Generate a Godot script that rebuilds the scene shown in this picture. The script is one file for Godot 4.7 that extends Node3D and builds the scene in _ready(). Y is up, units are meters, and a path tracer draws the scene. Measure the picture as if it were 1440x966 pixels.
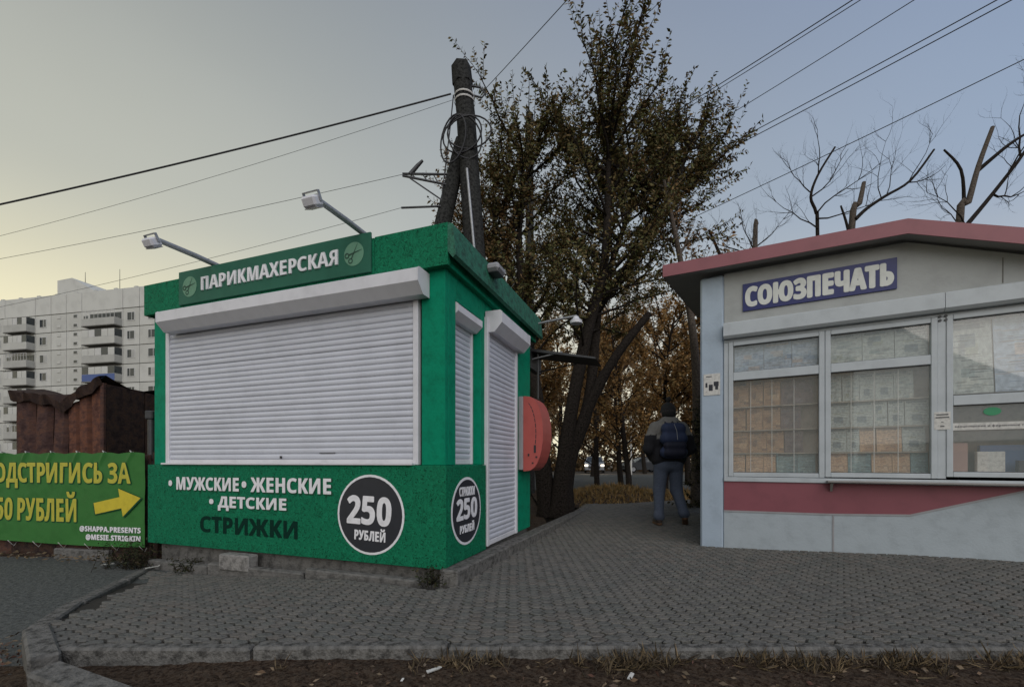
extends Node3D

# ---------------------------------------------------------------- helpers
var M := {}
var rng := RandomNumberGenerator.new()
var used := {}
var bold: SystemFont

class Geo:
	var v := PackedVector3Array()
	var n := PackedVector3Array()
	var c := PackedColorArray()
	var col := Color(1, 1, 1)
	func tri(a: Vector3, b: Vector3, d: Vector3, na: Vector3, nb: Vector3, nd: Vector3) -> void:
		if (d - a).cross(b - a).dot(na + nb + nd) < 0.0:
			var t := b; b = d; d = t
			t = nb; nb = nd; nd = t
		v.push_back(a); v.push_back(b); v.push_back(d)
		n.push_back(na); n.push_back(nb); n.push_back(nd)
		c.push_back(col); c.push_back(col); c.push_back(col)
	func quad(a: Vector3, b: Vector3, d: Vector3, e: Vector3, nn: Vector3) -> void:
		tri(a, b, d, nn, nn, nn); tri(a, d, e, nn, nn, nn)
	func face(a: Vector3, b: Vector3, d: Vector3, e: Vector3, away: Vector3) -> void:
		var nn := (b - a).cross(d - a)
		if nn.length_squared() < 1e-16: nn = (d - a).cross(e - a)
		nn = nn.normalized()
		if nn.dot(away) < 0.0: nn = -nn
		quad(a, b, d, e, nn)
	func mesh() -> ArrayMesh:
		var m := ArrayMesh.new()
		if v.is_empty(): return m
		var arr := []
		arr.resize(Mesh.ARRAY_MAX)
		arr[Mesh.ARRAY_VERTEX] = v; arr[Mesh.ARRAY_NORMAL] = n; arr[Mesh.ARRAY_COLOR] = c
		m.add_surface_from_arrays(Mesh.PRIMITIVE_TRIANGLES, arr)
		return m
	func box(lo: Vector3, hi: Vector3) -> void:
		for ax in 3:
			for s in 2:
				var nn := Vector3.ZERO
				nn[ax] = 1.0 if s else -1.0
				var u := (ax + 1) % 3
				var w := (ax + 2) % 3
				var p := []
				for k in [[0, 0], [1, 0], [1, 1], [0, 1]]:
					var q := Vector3.ZERO
					q[ax] = hi[ax] if s else lo[ax]
					q[u] = hi[u] if k[0] else lo[u]
					q[w] = hi[w] if k[1] else lo[w]
					p.append(q)
				quad(p[0], p[1], p[2], p[3], nn)
	func bevel_box(size: Vector3, b: float) -> void:
		var h := size * 0.5
		var q := func(sx: float, sy: float, sz: float, ax: int) -> Vector3:
			var p := Vector3(sx * (h.x - b), sy * (h.y - b), sz * (h.z - b))
			p[ax] += [sx, sy, sz][ax] * b
			return p
		for ax in 3:
			var u := (ax + 1) % 3
			var w := (ax + 2) % 3
			for s in [-1.0, 1.0]:
				var p := []
				for k in [[-1.0, -1.0], [1.0, -1.0], [1.0, 1.0], [-1.0, 1.0]]:
					var sg := [0.0, 0.0, 0.0]
					sg[ax] = s; sg[u] = k[0]; sg[w] = k[1]
					p.append(q.call(sg[0], sg[1], sg[2], ax))
				var nn := Vector3.ZERO
				nn[ax] = s
				quad(p[0], p[1], p[2], p[3], nn)
			for su in [-1.0, 1.0]:
				for sw in [-1.0, 1.0]:
					var s0 := [0.0, 0.0, 0.0]; s0[ax] = -1.0; s0[u] = su; s0[w] = sw
					var s1 := [0.0, 0.0, 0.0]; s1[ax] = 1.0; s1[u] = su; s1[w] = sw
					var nn := Vector3.ZERO
					nn[u] = su; nn[w] = sw
					quad(q.call(s0[0], s0[1], s0[2], u), q.call(s1[0], s1[1], s1[2], u), q.call(s1[0], s1[1], s1[2], w), q.call(s0[0], s0[1], s0[2], w), nn.normalized())
		for sx in [-1.0, 1.0]:
			for sy in [-1.0, 1.0]:
				for sz in [-1.0, 1.0]:
					var nn := Vector3(sx, sy, sz).normalized()
					tri(q.call(sx, sy, sz, 0), q.call(sx, sy, sz, 1), q.call(sx, sy, sz, 2), nn, nn, nn)
	func tube(pts: Array, rads: Array, sides := 8, caps := true) -> void:
		var last := pts.size() - 1
		var up := Vector3(0.13, 0.31, 0.94).normalized()
		var rings := []
		var cents := []
		for i in pts.size():
			var dir: Vector3 = (pts[mini(i + 1, last)] - pts[maxi(i - 1, 0)]).normalized()
			if absf(dir.dot(up)) > 0.97: up = Vector3(0.9, 0.2, -0.3).normalized()
			var sx := dir.cross(up).normalized()
			var sy := dir.cross(sx).normalized()
			up = -sy if (-sy).dot(up) > sy.dot(up) else sy
			var ring := PackedVector3Array()
			for k in sides:
				var a := TAU * k / sides
				ring.push_back(sx * cos(a) + sy * sin(a))
			rings.append(ring); cents.append(pts[i])
		for i in last:
			var ra: float = rads[mini(i, rads.size() - 1)]
			var rb: float = rads[mini(i + 1, rads.size() - 1)]
			for k in sides:
				var j := (k + 1) % sides
				var a0: Vector3 = rings[i][k]; var a1: Vector3 = rings[i][j]
				var b0: Vector3 = rings[i + 1][k]; var b1: Vector3 = rings[i + 1][j]
				tri(cents[i] + a0 * ra, cents[i] + a1 * ra, cents[i + 1] + b1 * rb, a0, a1, b1)
				tri(cents[i] + a0 * ra, cents[i + 1] + b1 * rb, cents[i + 1] + b0 * rb, a0, b1, b0)
		if caps:
			for e in 2:
				var i := 0 if e == 0 else last
				var r: float = rads[mini(i, rads.size() - 1)]
				var nn: Vector3 = (cents[0] - cents[1]).normalized() if e == 0 else (cents[last] - cents[last - 1]).normalized()
				for k in range(1, sides - 1):
					tri(cents[i] + rings[i][0] * r, cents[i] + rings[i][k] * r, cents[i] + rings[i][k + 1] * r, nn, nn, nn)
	func prism(poly: PackedVector2Array, z0: float, z1: float) -> void:   # outline in x, y drawn out along z
		var t := Geometry2D.triangulate_polygon(poly)
		for i in range(0, t.size(), 3):
			for z in [z0, z1]:
				var nn := Vector3(0, 0, signf(z * 2.0 - z0 - z1))
				tri(Vector3(poly[t[i]].x, poly[t[i]].y, z), Vector3(poly[t[i + 1]].x, poly[t[i + 1]].y, z), Vector3(poly[t[i + 2]].x, poly[t[i + 2]].y, z), nn, nn, nn)
		var cw := Geometry2D.is_polygon_clockwise(poly)
		for i in poly.size():
			var a := poly[i]
			var b := poly[(i + 1) % poly.size()]
			var e := (b - a).normalized()
			var nn := Vector3(e.y, -e.x, 0)
			if cw: nn = -nn
			quad(Vector3(a.x, a.y, z0), Vector3(b.x, b.y, z0), Vector3(b.x, b.y, z1), Vector3(a.x, a.y, z1), nn)
	func lathe(profile: Array, sides := 16) -> void:   # profile of (radius, y) turned about y
		for i in profile.size() - 1:
			var p: Vector2 = profile[i]
			var q: Vector2 = profile[i + 1]
			var sl := Vector2(q.y - p.y, p.x - q.x).normalized()
			for k in sides:
				var a := TAU * k / sides
				var b := TAU * (k + 1) / sides
				var ca := Vector3(cos(a), 0, sin(a)); var cb := Vector3(cos(b), 0, sin(b))
				var na := (ca * sl.x + Vector3.UP * sl.y); var nb := (cb * sl.x + Vector3.UP * sl.y)
				var y0 := Vector3.UP * p.y; var y1 := Vector3.UP * q.y
				if p.x > 1e-5: tri(ca * p.x + y0, cb * p.x + y0, cb * q.x + y1, na, nb, nb)
				if q.x > 1e-5: tri(ca * p.x + y0, cb * q.x + y1, ca * q.x + y1, na, nb, na)

func numbered(called: String) -> String:
	if not used.has(called):
		used[called] = 0
		return called
	used[called] += 1
	return "%s_%03d" % [called, used[called]]

func put(called: String, mesh: Mesh, m: Material, parent: Node = self) -> MeshInstance3D:
	var o := MeshInstance3D.new()
	o.name = numbered(called) if parent == self else called
	o.mesh = mesh
	o.material_override = m
	o.cast_shadow = GeometryInstance3D.SHADOW_CASTING_SETTING_ON
	parent.add_child(o, true)
	return o

func tag(o: Node, label: String, category := "", group := "", kind := "") -> void:
	if label: o.set_meta("label", label)
	if category: o.set_meta("category", category)
	if group: o.set_meta("group", group)
	if kind: o.set_meta("kind", kind)

func base(called: String, at := Vector3.ZERO, turn := 0.0, parent: Node = self) -> Node3D:
	var o := Node3D.new()
	o.name = numbered(called) if parent == self else called
	parent.add_child(o, true)
	o.position = at
	o.rotation_degrees.y = turn
	return o

# a box given by its two corners, edges chamfered
func bx(called: String, lo: Vector3, hi: Vector3, m: Material, parent: Node = self, b := 0.004) -> MeshInstance3D:
	var g := Geo.new()
	var size := (hi - lo).abs()
	g.bevel_box(size, minf(b, minf(size.x, minf(size.y, size.z)) * 0.3))
	var o := put(called, g.mesh(), m, parent)
	o.position = (lo + hi) * 0.5
	return o

func bar(called: String, pts: Array, rads: Array, m: Material, parent: Node = self, sides := 8) -> MeshInstance3D:
	var g := Geo.new()
	g.tube(pts, rads, sides)
	return put(called, g.mesh(), m, parent)

# flat lettering, stretched to width w and height h, its middle at the place given, facing +z of the parent turned by yaw
func lettering(called: String, words: String, at: Vector3, w: float, h: float, m: Material, parent: Node, fat := 0.0, yaw := 0.0, roll := 0.0, depth := 0.003) -> MeshInstance3D:
	var t := TextMesh.new()
	t.font = bold
	t.text = words
	t.font_size = 48
	t.pixel_size = 0.01
	t.depth = 0.01
	t.curve_step = 1.5
	var bb := t.get_aabb()
	# the box runs over the whole line: measure the letters themselves
	var arr := t.get_mesh_arrays()
	var pv: PackedVector3Array = arr[Mesh.ARRAY_VERTEX]
	var lo := Vector3(1e9, 1e9, 0); var hi := Vector3(-1e9, -1e9, 0)
	for p in pv:
		lo = lo.min(p); hi = hi.max(p)
	var sx := w / (hi.x - lo.x); var sy := h / (hi.y - lo.y)
	var st := SurfaceTool.new()
	st.begin(Mesh.PRIMITIVE_TRIANGLES)
	var offs := [Vector2.ZERO]
	if fat > 0.0: offs = [Vector2(-1, 0), Vector2(1, 0), Vector2(0, 1), Vector2(0, -1), Vector2(0.7, 0.7), Vector2(-0.7, 0.7), Vector2(0.7, -0.7), Vector2(-0.7, -0.7)]
	var mid := (lo + hi) * 0.5
	for i in offs.size():
		var tr := Transform3D(Basis.from_scale(Vector3(sx, sy, depth / 0.01)), Vector3(offs[i].x * fat - mid.x * sx, offs[i].y * fat - mid.y * sy, i * 0.00012))
		st.append_from(t, 0, tr)
	var o := put(called, st.commit(), m, parent)
	o.position = at
	o.rotation = Vector3(0, yaw, roll)
	return o

func fbm(freq: float, seed_ := 1, kind := FastNoiseLite.TYPE_SIMPLEX_SMOOTH, oct := 5, gain := 0.55) -> FastNoiseLite:
	var f := FastNoiseLite.new()
	f.noise_type = kind; f.seed = seed_; f.frequency = freq
	f.fractal_octaves = oct; f.fractal_gain = gain
	return f

func noise_tex(f: FastNoiseLite, cols: Array, offs: Array, size := 512, normal := false, bump := 4.0) -> NoiseTexture2D:
	var t := NoiseTexture2D.new()
	t.width = size; t.height = size; t.seamless = true; t.noise = f
	if normal:
		t.as_normal_map = true; t.bump_strength = bump
	else:
		var g := Gradient.new()
		g.offsets = PackedFloat32Array(offs)
		var cc := PackedColorArray()
		for q in cols: cc.push_back(q if q is Color else Color(q, q, q))
		g.colors = cc
		t.color_ramp = g
	return t

func lin(r: float, g: float, b: float) -> Color:
	return Color(r, g, b).linear_to_srgb()

# a material whose base colour (linear) varies with the tint texture laid by position
func mat(called: String, col: Color, rough := 0.8, tint: Texture2D = null, scale := 1.0, world := false, relief: Texture2D = null, depth := 1.0) -> StandardMaterial3D:
	var m := StandardMaterial3D.new()
	m.resource_name = called
	m.albedo_color = col.linear_to_srgb()
	m.roughness = rough
	if tint:
		m.albedo_texture = tint
		m.uv1_triplanar = true
		m.uv1_world_triplanar = world
		m.uv1_scale = Vector3.ONE * scale
	if relief:
		m.normal_enabled = true
		m.normal_texture = relief
		m.normal_scale = depth
	M[called] = m
	return m

func smooth(a: float, b: float, x: float) -> float:
	return smoothstep(a, b, x)

# height of the paving: it climbs a little towards the news kiosk and falls off at the far side of the barber kiosk
func gh(x: float, d: float) -> float:
	return 0.105 * smooth(1.9, 4.4, x) * smooth(2.4, 3.7, d) - 0.13 * smooth(-0.6, -3.3, x) * smooth(2.6, 4.4, d) + 0.045 * smooth(5.0, 7.0, d) * smooth(0.0, 1.5, x)

# ---------------------------------------------------------------- sky, light, camera
func _ready() -> void:
	rng.seed = 20241
	var cam := Camera3D.new()
	cam.name = "camera"
	cam.projection = Camera3D.PROJECTION_FRUSTUM
	cam.near = 0.05
	cam.far = 900.0
	cam.size = 0.05 * 966.0 / 620.0
	cam.frustum_offset = Vector2(0.0, 0.05 * 167.0 / 620.0)
	cam.position = Vector3(0, 0.95, 0)
	add_child(cam)
	cam.current = true

	var env := Environment.new()
	env.background_mode = Environment.BG_SKY
	env.tonemap_mode = Environment.TONE_MAPPER_LINEAR
	env.tonemap_exposure = 1.25
	env.sdfgi_enabled = true
	env.ssao_enabled = true
	env.ssil_enabled = true
	var sky := Sky.new()
	var pano := PanoramaSkyMaterial.new()
	pano.panorama = ImageTexture.create_from_image(dusk_sky())
	sky.sky_material = pano
	env.sky = sky
	env.background_energy_multiplier = 0.76
	var we := WorldEnvironment.new()
	we.name = "world_environment"
	we.environment = env
	add_child(we)

	var sun := DirectionalLight3D.new()
	sun.name = "sky_glow_sun"
	sun.light_energy = 0.45
	sun.light_angular_distance = 70.0
	sun.light_color = Color(1.0, 0.97, 0.93)
	sun.shadow_enabled = true
	add_child(sun)
	sun.look_at_from_position(Vector3(0.2, 0.75, 1.0), Vector3.ZERO)

	bold = SystemFont.new()
	bold.font_names = PackedStringArray(["Droid Sans"])
	bold.font_weight = 700
	make_materials()
	ground()
	paving()
	kerbs()
	barber_kiosk()
	news_kiosk()
	apartment_block()
	rusty_shed()
	banner()
	pole_and_wires()
	main_trees()
	far_trees()
	bare_trees()
	person()
	cars()
	mirrored_houses()
	small_things()

# after sunset: cream glow low at the left, lilac grey to the right, slate blue overhead
func dusk_sky() -> Image:
	var w := 512
	var h := 256
	var im := Image.create(w, h, false, Image.FORMAT_RGBF)
	var cl := fbm(1.3, 5)
	for j in h:
		var el := PI * (0.5 - (j + 0.5) / h)
		for i in w:
			var az := TAU * ((i + 0.5) / w)      # 0 is straight ahead (-z), positive to the right
			var s := maxf(sin(el), 0.0)
			var glow := 0.5 + 0.5 * cos(az + 0.95)
			glow = pow(glow, 1.6)
			var low := Vector3(0.54, 0.55, 0.60).lerp(Vector3(1.22, 1.10, 0.70), glow)
			var mid := Vector3(0.27, 0.375, 0.56).lerp(Vector3(0.55, 0.56, 0.49), glow)
			var top := Vector3(0.19, 0.265, 0.46).lerp(Vector3(0.23, 0.26, 0.29), glow)
			var c := low.lerp(mid, smoothstep(0.06, 0.46, s)).lerp(top, smoothstep(0.36, 0.90, s))
			var dir := Vector3(sin(az) * cos(el), sin(el) * 2.0, -cos(az) * cos(el))
			c *= 1.0 + 0.05 * cl.get_noise_3dv(dir)
			im.set_pixel(i, j, Color(c.x, c.y, c.z))
	return im

# ---------------------------------------------------------------- materials
func osb_image(sd: int) -> Array:
	var r := RandomNumberGenerator.new()
	r.seed = sd
	var n := 384
	var im := Image.create(n, n, false, Image.FORMAT_RGB8)
	var hm := Image.create(n, n, false, Image.FORMAT_RGB8)
	im.fill(Color(0.8, 0.8, 0.8)); hm.fill(Color(0.5, 0.5, 0.5))
	for k in 2600:
		var a := r.randf() * PI
		var ln := r.randi_range(8, 26)
		var wd := r.randi_range(2, 5)
		var tone := r.randf_range(0.72, 1.0)
		if r.randf() < 0.16: tone = r.randf_range(0.45, 0.65)
		var hgt := r.randf_range(0.2, 0.9)
		var cx := r.randf() * n; var cy := r.randf() * n
		var ca := cos(a); var sa := sin(a)
		for i in ln:
			for j in wd:
				var x := posmod(int(cx + i * ca - j * sa), n)
				var y := posmod(int(cy + i * sa + j * ca), n)
				var t := tone * (0.93 + 0.07 * sin(i * 1.3 + k))
				im.set_pixel(x, y, Color(t, t, t))
				hm.set_pixel(x, y, Color(hgt, hgt, hgt))
	hm.bump_map_to_normal_map(3.0)
	return [ImageTexture.create_from_image(im), ImageTexture.create_from_image(hm)]

func make_materials() -> void:
	var soft := noise_tex(fbm(0.008, 3), [0.93, 0.985, 1.0], [0.1, 0.5, 0.9])
	var grime := noise_tex(fbm(0.012, 9, FastNoiseLite.TYPE_SIMPLEX_SMOOTH, 6, 0.65), [0.84, 0.94, 1.0, 0.96], [0.1, 0.4, 0.65, 0.9])
	var stain := noise_tex(fbm(0.012, 19, FastNoiseLite.TYPE_SIMPLEX_SMOOTH, 6, 0.65), [0.6, 0.85, 1.0, 0.9], [0.15, 0.4, 0.62, 0.9])
	var grain := noise_tex(fbm(0.09, 4, FastNoiseLite.TYPE_SIMPLEX_SMOOTH, 4, 0.7), [0.82, 1.0], [0.2, 0.8])
	var bumps := noise_tex(fbm(0.05, 14, FastNoiseLite.TYPE_SIMPLEX_SMOOTH, 5, 0.6), [], [], 512, true, 6.0)
	var dirt := noise_tex(fbm(0.02, 21, FastNoiseLite.TYPE_SIMPLEX_SMOOTH, 7, 0.68), [Color(0.45, 0.40, 0.38), Color(0.75, 0.68, 0.62), Color(1, 0.97, 0.92), Color(0.8, 0.78, 0.76)], [0.2, 0.42, 0.58, 0.8], 1024)
	var rust := noise_tex(fbm(0.015, 33, FastNoiseLite.TYPE_SIMPLEX_SMOOTH, 6, 0.62), [Color(0.68, 0.60, 0.60), Color(0.85, 0.76, 0.74), Color(1.0, 0.84, 0.74), Color(0.80, 0.74, 0.74)], [0.15, 0.42, 0.62, 0.85])
	var bark := noise_tex(fbm(0.03, 41, FastNoiseLite.TYPE_SIMPLEX_SMOOTH, 5, 0.65), [0.5, 0.85, 1.0], [0.25, 0.5, 0.8])
	var tar := noise_tex(fbm(0.02, 51, FastNoiseLite.TYPE_SIMPLEX_SMOOTH, 7, 0.8), [0.70, 0.88, 1.0, 0.94], [0.15, 0.42, 0.62, 0.9], 1024)
	var osb := osb_image(7)

	mat("green_osb", Color(0.012, 0.255, 0.125), 0.65, osb[0], 1.9, false, osb[1], 0.7)
	mat("green_board", Color(0.002, 0.230, 0.125), 0.6, grime, 1.0, false, bumps, 0.10)
	mat("green_worn", Color(0.020, 0.150, 0.090), 0.7, stain, 1.4, false, bumps, 0.5)
	mat("green_sign", Color(0.030, 0.125, 0.082), 0.4, soft, 0.8)
	mat("green_pale", Color(0.11, 0.27, 0.17), 0.5, soft, 2.0)
	mat("green_line", Color(0.008, 0.050, 0.028), 0.6)
	mat("white_metal", Color(0.66, 0.66, 0.69), 0.42, soft, 0.9)
	mat("slat_white", Color(0.57, 0.59, 0.65), 0.40, soft, 0.55, true)
	mat("white_letters", Color(0.78, 0.78, 0.80), 0.5, soft, 3.0)
	mat("black_disc", Color(0.022, 0.024, 0.032), 0.45, soft, 2.0)
	mat("faded_letters", Color(0.003, 0.030, 0.020), 0.8, grime, 5.0)
	mat("outline_green", Color(0.010, 0.070, 0.035), 0.6)
	mat("concrete", Color(0.15, 0.145, 0.135), 0.92, stain, 1.3, true, bumps, 0.9)
	mat("pale_concrete", Color(0.26, 0.25, 0.235), 0.92, stain, 1.6, true, bumps, 0.8)
	mat("kerb_stone", Color(0.165, 0.160, 0.148), 0.93, stain, 1.9, true, bumps, 1.0)
	mat("asphalt", Color(0.105, 0.110, 0.104), 0.93, tar, 0.8, true, bumps, 0.7)
	mat("soil", Color(0.075, 0.060, 0.048), 0.97, dirt, 1.3, true, bumps, 1.2)
	mat("far_soil", Color(0.10, 0.085, 0.06), 0.97, dirt, 0.12, true)
	mat("bed_sand", Color(0.030, 0.027, 0.022), 0.97, dirt, 2.5, true)
	mat("paver", Color(1, 1, 1), 0.9, grime, 1.1, true, bumps, 0.9).vertex_color_use_as_albedo = true
	mat("steel", Color(0.35, 0.36, 0.37), 0.45, grime, 2.0).metallic = 0.5
	mat("dark_steel", Color(0.06, 0.062, 0.065), 0.5, grime, 2.0).metallic = 0.3
	mat("black_plastic", Color(0.02, 0.02, 0.022), 0.5)
	mat("wire_black", Color(0.018, 0.018, 0.02), 0.6)
	mat("rust", Color(0.105, 0.080, 0.076), 0.85, rust, 0.7, false, bumps, 0.5)
	mat("rust_lit", Color(0.160, 0.102, 0.082), 0.85, rust, 0.9, false, bumps, 0.5)  # brighter copy of the rust, coloured as its lit side
	mat("rust_dark", Color(0.062, 0.055, 0.052), 0.88, rust, 0.8, false, bumps, 0.5)
	mat("banner_green", Color(0.045, 0.165, 0.042), 0.5, soft, 1.0)
	mat("yellow_print", Color(0.46, 0.43, 0.045), 0.5, soft, 2.0)
	mat("yellow_arrow", Color(0.58, 0.47, 0.03), 0.5, soft, 2.0)
	mat("pole_concrete", Color(0.052, 0.053, 0.050), 0.9, bark, 1.2, false, bumps, 0.6)
	mat("bark", Color(0.040, 0.033, 0.028), 0.95, bark, 1.5, true, bumps, 1.2)
	mat("bark_pale", Color(0.13, 0.105, 0.082), 0.95, bark, 1.5, true, bumps, 1.0)
	var lf := mat("leaf", Color(1, 1, 1), 0.65)
	lf.vertex_color_use_as_albedo = true
	lf.cull_mode = BaseMaterial3D.CULL_DISABLED
	lf.backlight_enabled = true
	lf.backlight = Color(0.40, 0.32, 0.16)
	for k in ["green_osb", "green_board", "green_sign", "banner_green", "leaf", "paver", "kerb_stone", "soil", "asphalt", "rust", "rust_lit", "rust_dark", "bark", "faded_letters", "pole_concrete", "outline_green"]:
		M[k].metallic_specular = 0.22
	# news kiosk
	mat("kiosk_post", Color(0.375, 0.455, 0.535), 0.5, soft, 0.7, false, bumps, 0.06)
	mat("kiosk_panel", Color(0.36, 0.375, 0.365), 0.55, soft, 0.6, false, bumps, 0.08)
	mat("kiosk_lower", Color(0.37, 0.42, 0.45), 0.6, soft, 1.2, false, bumps, 0.10)
	mat("kiosk_red", Color(0.235, 0.070, 0.088), 0.5, soft, 0.7)
	mat("roof_red", Color(0.27, 0.090, 0.105), 0.45, soft, 0.7)
	mat("soffit", Color(0.26, 0.25, 0.235), 0.7, soft, 0.8)
	mat("frame_white", Color(0.46, 0.50, 0.52), 0.42, soft, 0.9)
	mat("sign_blue", Color(0.010, 0.017, 0.125), 0.4, soft, 1.2)
	mat("sign_letters", Color(0.66, 0.68, 0.64), 0.5, soft, 2.0)
	var glass := StandardMaterial3D.new()
	glass.resource_name = "window_glass"
	glass.albedo_color = Color(0.93, 0.97, 0.95, 0.08)
	glass.transparency = BaseMaterial3D.TRANSPARENCY_ALPHA
	glass.roughness = 0.02
	glass.metallic_specular = 0.75
	M["glass"] = glass
	mat("dark_glass", Color(0.035, 0.042, 0.045), 0.08)
	mat("kiosk_inside", Color(0.28, 0.24, 0.19), 0.8, grime, 1.0)
	mat("shelf_wood", Color(0.40, 0.35, 0.28), 0.7, grime, 2.0)
	mat("red_hood", Color(0.42, 0.085, 0.070), 0.45, soft, 1.2)
	mat("grey_plate", Color(0.30, 0.30, 0.31), 0.5, soft, 1.2)
	mat("facade", Color(0.49, 0.49, 0.45), 0.9, soft, 0.05, false)
	mat("facade_pale", Color(0.54, 0.54, 0.50), 0.9, soft, 0.08, false)
	mat("seam", Color(0.17, 0.165, 0.15), 0.95)
	mat("balcony_panel", Color(0.40, 0.40, 0.37), 0.85, soft, 0.1, false)
	mat("window_frame", Color(0.50, 0.50, 0.48), 0.6)
	mat("blue_panel", Color(0.06, 0.10, 0.26), 0.6)
	mat("sunset_warm_brick", Color(0.55, 0.26, 0.10), 0.9, grime, 0.15, false)  # sunset warmth mixed into the brick colour
	mat("skin", Color(0.42, 0.25, 0.18), 0.6)
	mat("jeans", Color(0.085, 0.105, 0.15), 0.9, grime, 4.0, false, bumps, 0.5)
	mat("cloth", Color(1, 1, 1), 0.92, grime, 4.0, false, bumps, 0.4).vertex_color_use_as_albedo = true
	mat("navy", Color(0.022, 0.035, 0.085), 0.75, soft, 4.0)
	mat("navy_dark", Color(0.008, 0.010, 0.026), 0.75, soft, 4.0)
	mat("shoe", Color(0.035, 0.024, 0.018), 0.7)
	mat("sole", Color(0.12, 0.065, 0.035), 0.8)
	mat("car_silver", Color(0.30, 0.31, 0.33), 0.3).metallic = 0.3
	mat("car_dark", Color(0.03, 0.034, 0.04), 0.3)
	mat("tyre", Color(0.02, 0.02, 0.02), 0.9)
	var hl := mat("headlamp", Color(0.9, 0.9, 0.88), 0.2)
	hl.emission_enabled = true
	hl.emission = Color(1.0, 0.95, 0.85)
	hl.emission_energy_multiplier = 3.0
	mat("paper", Color(0.62, 0.61, 0.57), 0.8, grime, 4.0)
	mat("weed", Color(1, 1, 1), 0.85).vertex_color_use_as_albedo = true
	M["weed"].cull_mode = BaseMaterial3D.CULL_DISABLED

# ---------------------------------------------------------------- ground
func sheet(called: String, poly: Array, y: float, m: Material, label: String) -> void:
	var pv := PackedVector2Array()
	for p in poly: pv.push_back(Vector2(p[0], p[1]))
	var g := Geo.new()
	var t := Geometry2D.triangulate_polygon(pv)
	for i in range(0, t.size(), 3):
		var q := []
		for k in 3: q.append(Vector3(pv[t[i + k]].x, y, -pv[t[i + k]].y))
		g.tri(q[0], q[1], q[2], Vector3.UP, Vector3.UP, Vector3.UP)
	var o := put(called, g.mesh(), m)
	tag(o, label, "", "", "structure")

# a lumpy sheet on a grid; h gives the height
func lumpy(called: String, x0: float, x1: float, d0: float, d1: float, step: float, h: Callable, m: Material, label: String) -> void:
	var nx := int((x1 - x0) / step); var nd := int((d1 - d0) / step)
	var vs := PackedVector3Array(); var ns := PackedVector3Array(); var ix := PackedInt32Array()
	for j in nd + 1:
		for i in nx + 1:
			var x := x0 + i * step; var d := d0 + j * step
			var y: float = h.call(x, d)
			vs.push_back(Vector3(x, y, -d))
			var gx: float = (h.call(x + 0.01, d) - y) / 0.01
			var gd: float = (h.call(x, d + 0.01) - y) / 0.01
			ns.push_back(Vector3(-gx, 1, gd).normalized())
	for j in nd:
		for i in nx:
			var a := j * (nx + 1) + i
			var b := a + 1; var c := a + nx + 1; var e := c + 1
			ix.append_array([a, c, b, b, c, e])
	var arr := []
	arr.resize(Mesh.ARRAY_MAX)
	arr[Mesh.ARRAY_VERTEX] = vs; arr[Mesh.ARRAY_NORMAL] = ns; arr[Mesh.ARRAY_INDEX] = ix
	var am := ArrayMesh.new()
	am.add_surface_from_arrays(Mesh.PRIMITIVE_TRIANGLES, arr)
	tag(put(called, am, m), label, "", "", "structure")

func ground() -> void:
	sheet("ground", [[-420, -420], [420, -420], [420, 420], [-420, 420]], -0.30, M.far_soil, "brown earth reaching to the horizon")
	var f := fbm(0.9, 12); var f2 := fbm(7.0, 13)
	lumpy("earth_verge", -3.2, 7.2, 0.9, 2.34, 0.03, func(x: float, d: float) -> float:
		return -0.048 - 0.012 * smooth(2.1, 1.7, d) - 0.035 * smooth(-1.0, -2.3, x) - 0.05 * smooth(-2.3, -2.6, x) + 0.018 * f.get_noise_2d(x, d) + 0.016 * f2.get_noise_2d(x, d), M.soil, "dark bare soil strip along the paving edge")
	lumpy("asphalt_lane", -16, -2.2, 1.0, 5.1, 0.12, func(x: float, d: float) -> float:
		return -0.135 + 0.012 * f.get_noise_2d(x, d), M.asphalt, "grey green worn asphalt left of the kerb")
	lumpy("earth_strip", -16, 0.6, 4.4, 15.0, 0.1, func(x: float, d: float) -> float:
		return -0.16 + 0.07 * smooth(4.5, 5.4, d + 0.2 * x + 0.9) + 0.03 * f.get_noise_2d(x, d) + 0.014 * f2.get_noise_2d(x, d), M.soil, "dirty earth under the fence and behind the barber kiosk")
	lumpy("dry_lawn", 0.6, 26.0, 9.4, 15.6, 0.12, func(x: float, d: float) -> float:
		return -0.03 + 0.05 * f.get_noise_2d(x, d) + 0.34 * exp(-(pow((x - 2.6) / 1.3, 2) + pow((d - 11.3) / 0.9, 2))), M.soil, "earth of the dry lawn at the end of the alley")
	sheet("road", [[-80, 15.4], [90, 15.4], [90, 34], [-80, 34]], -0.02, M.asphalt, "grey road crossing behind the kiosks")
	sheet("far_field", [[-120, 34], [150, 34], [150, 260], [-120, 260]], -0.05, M.far_soil, "brown ground beyond the road")

var paved := PackedVector2Array()

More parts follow.
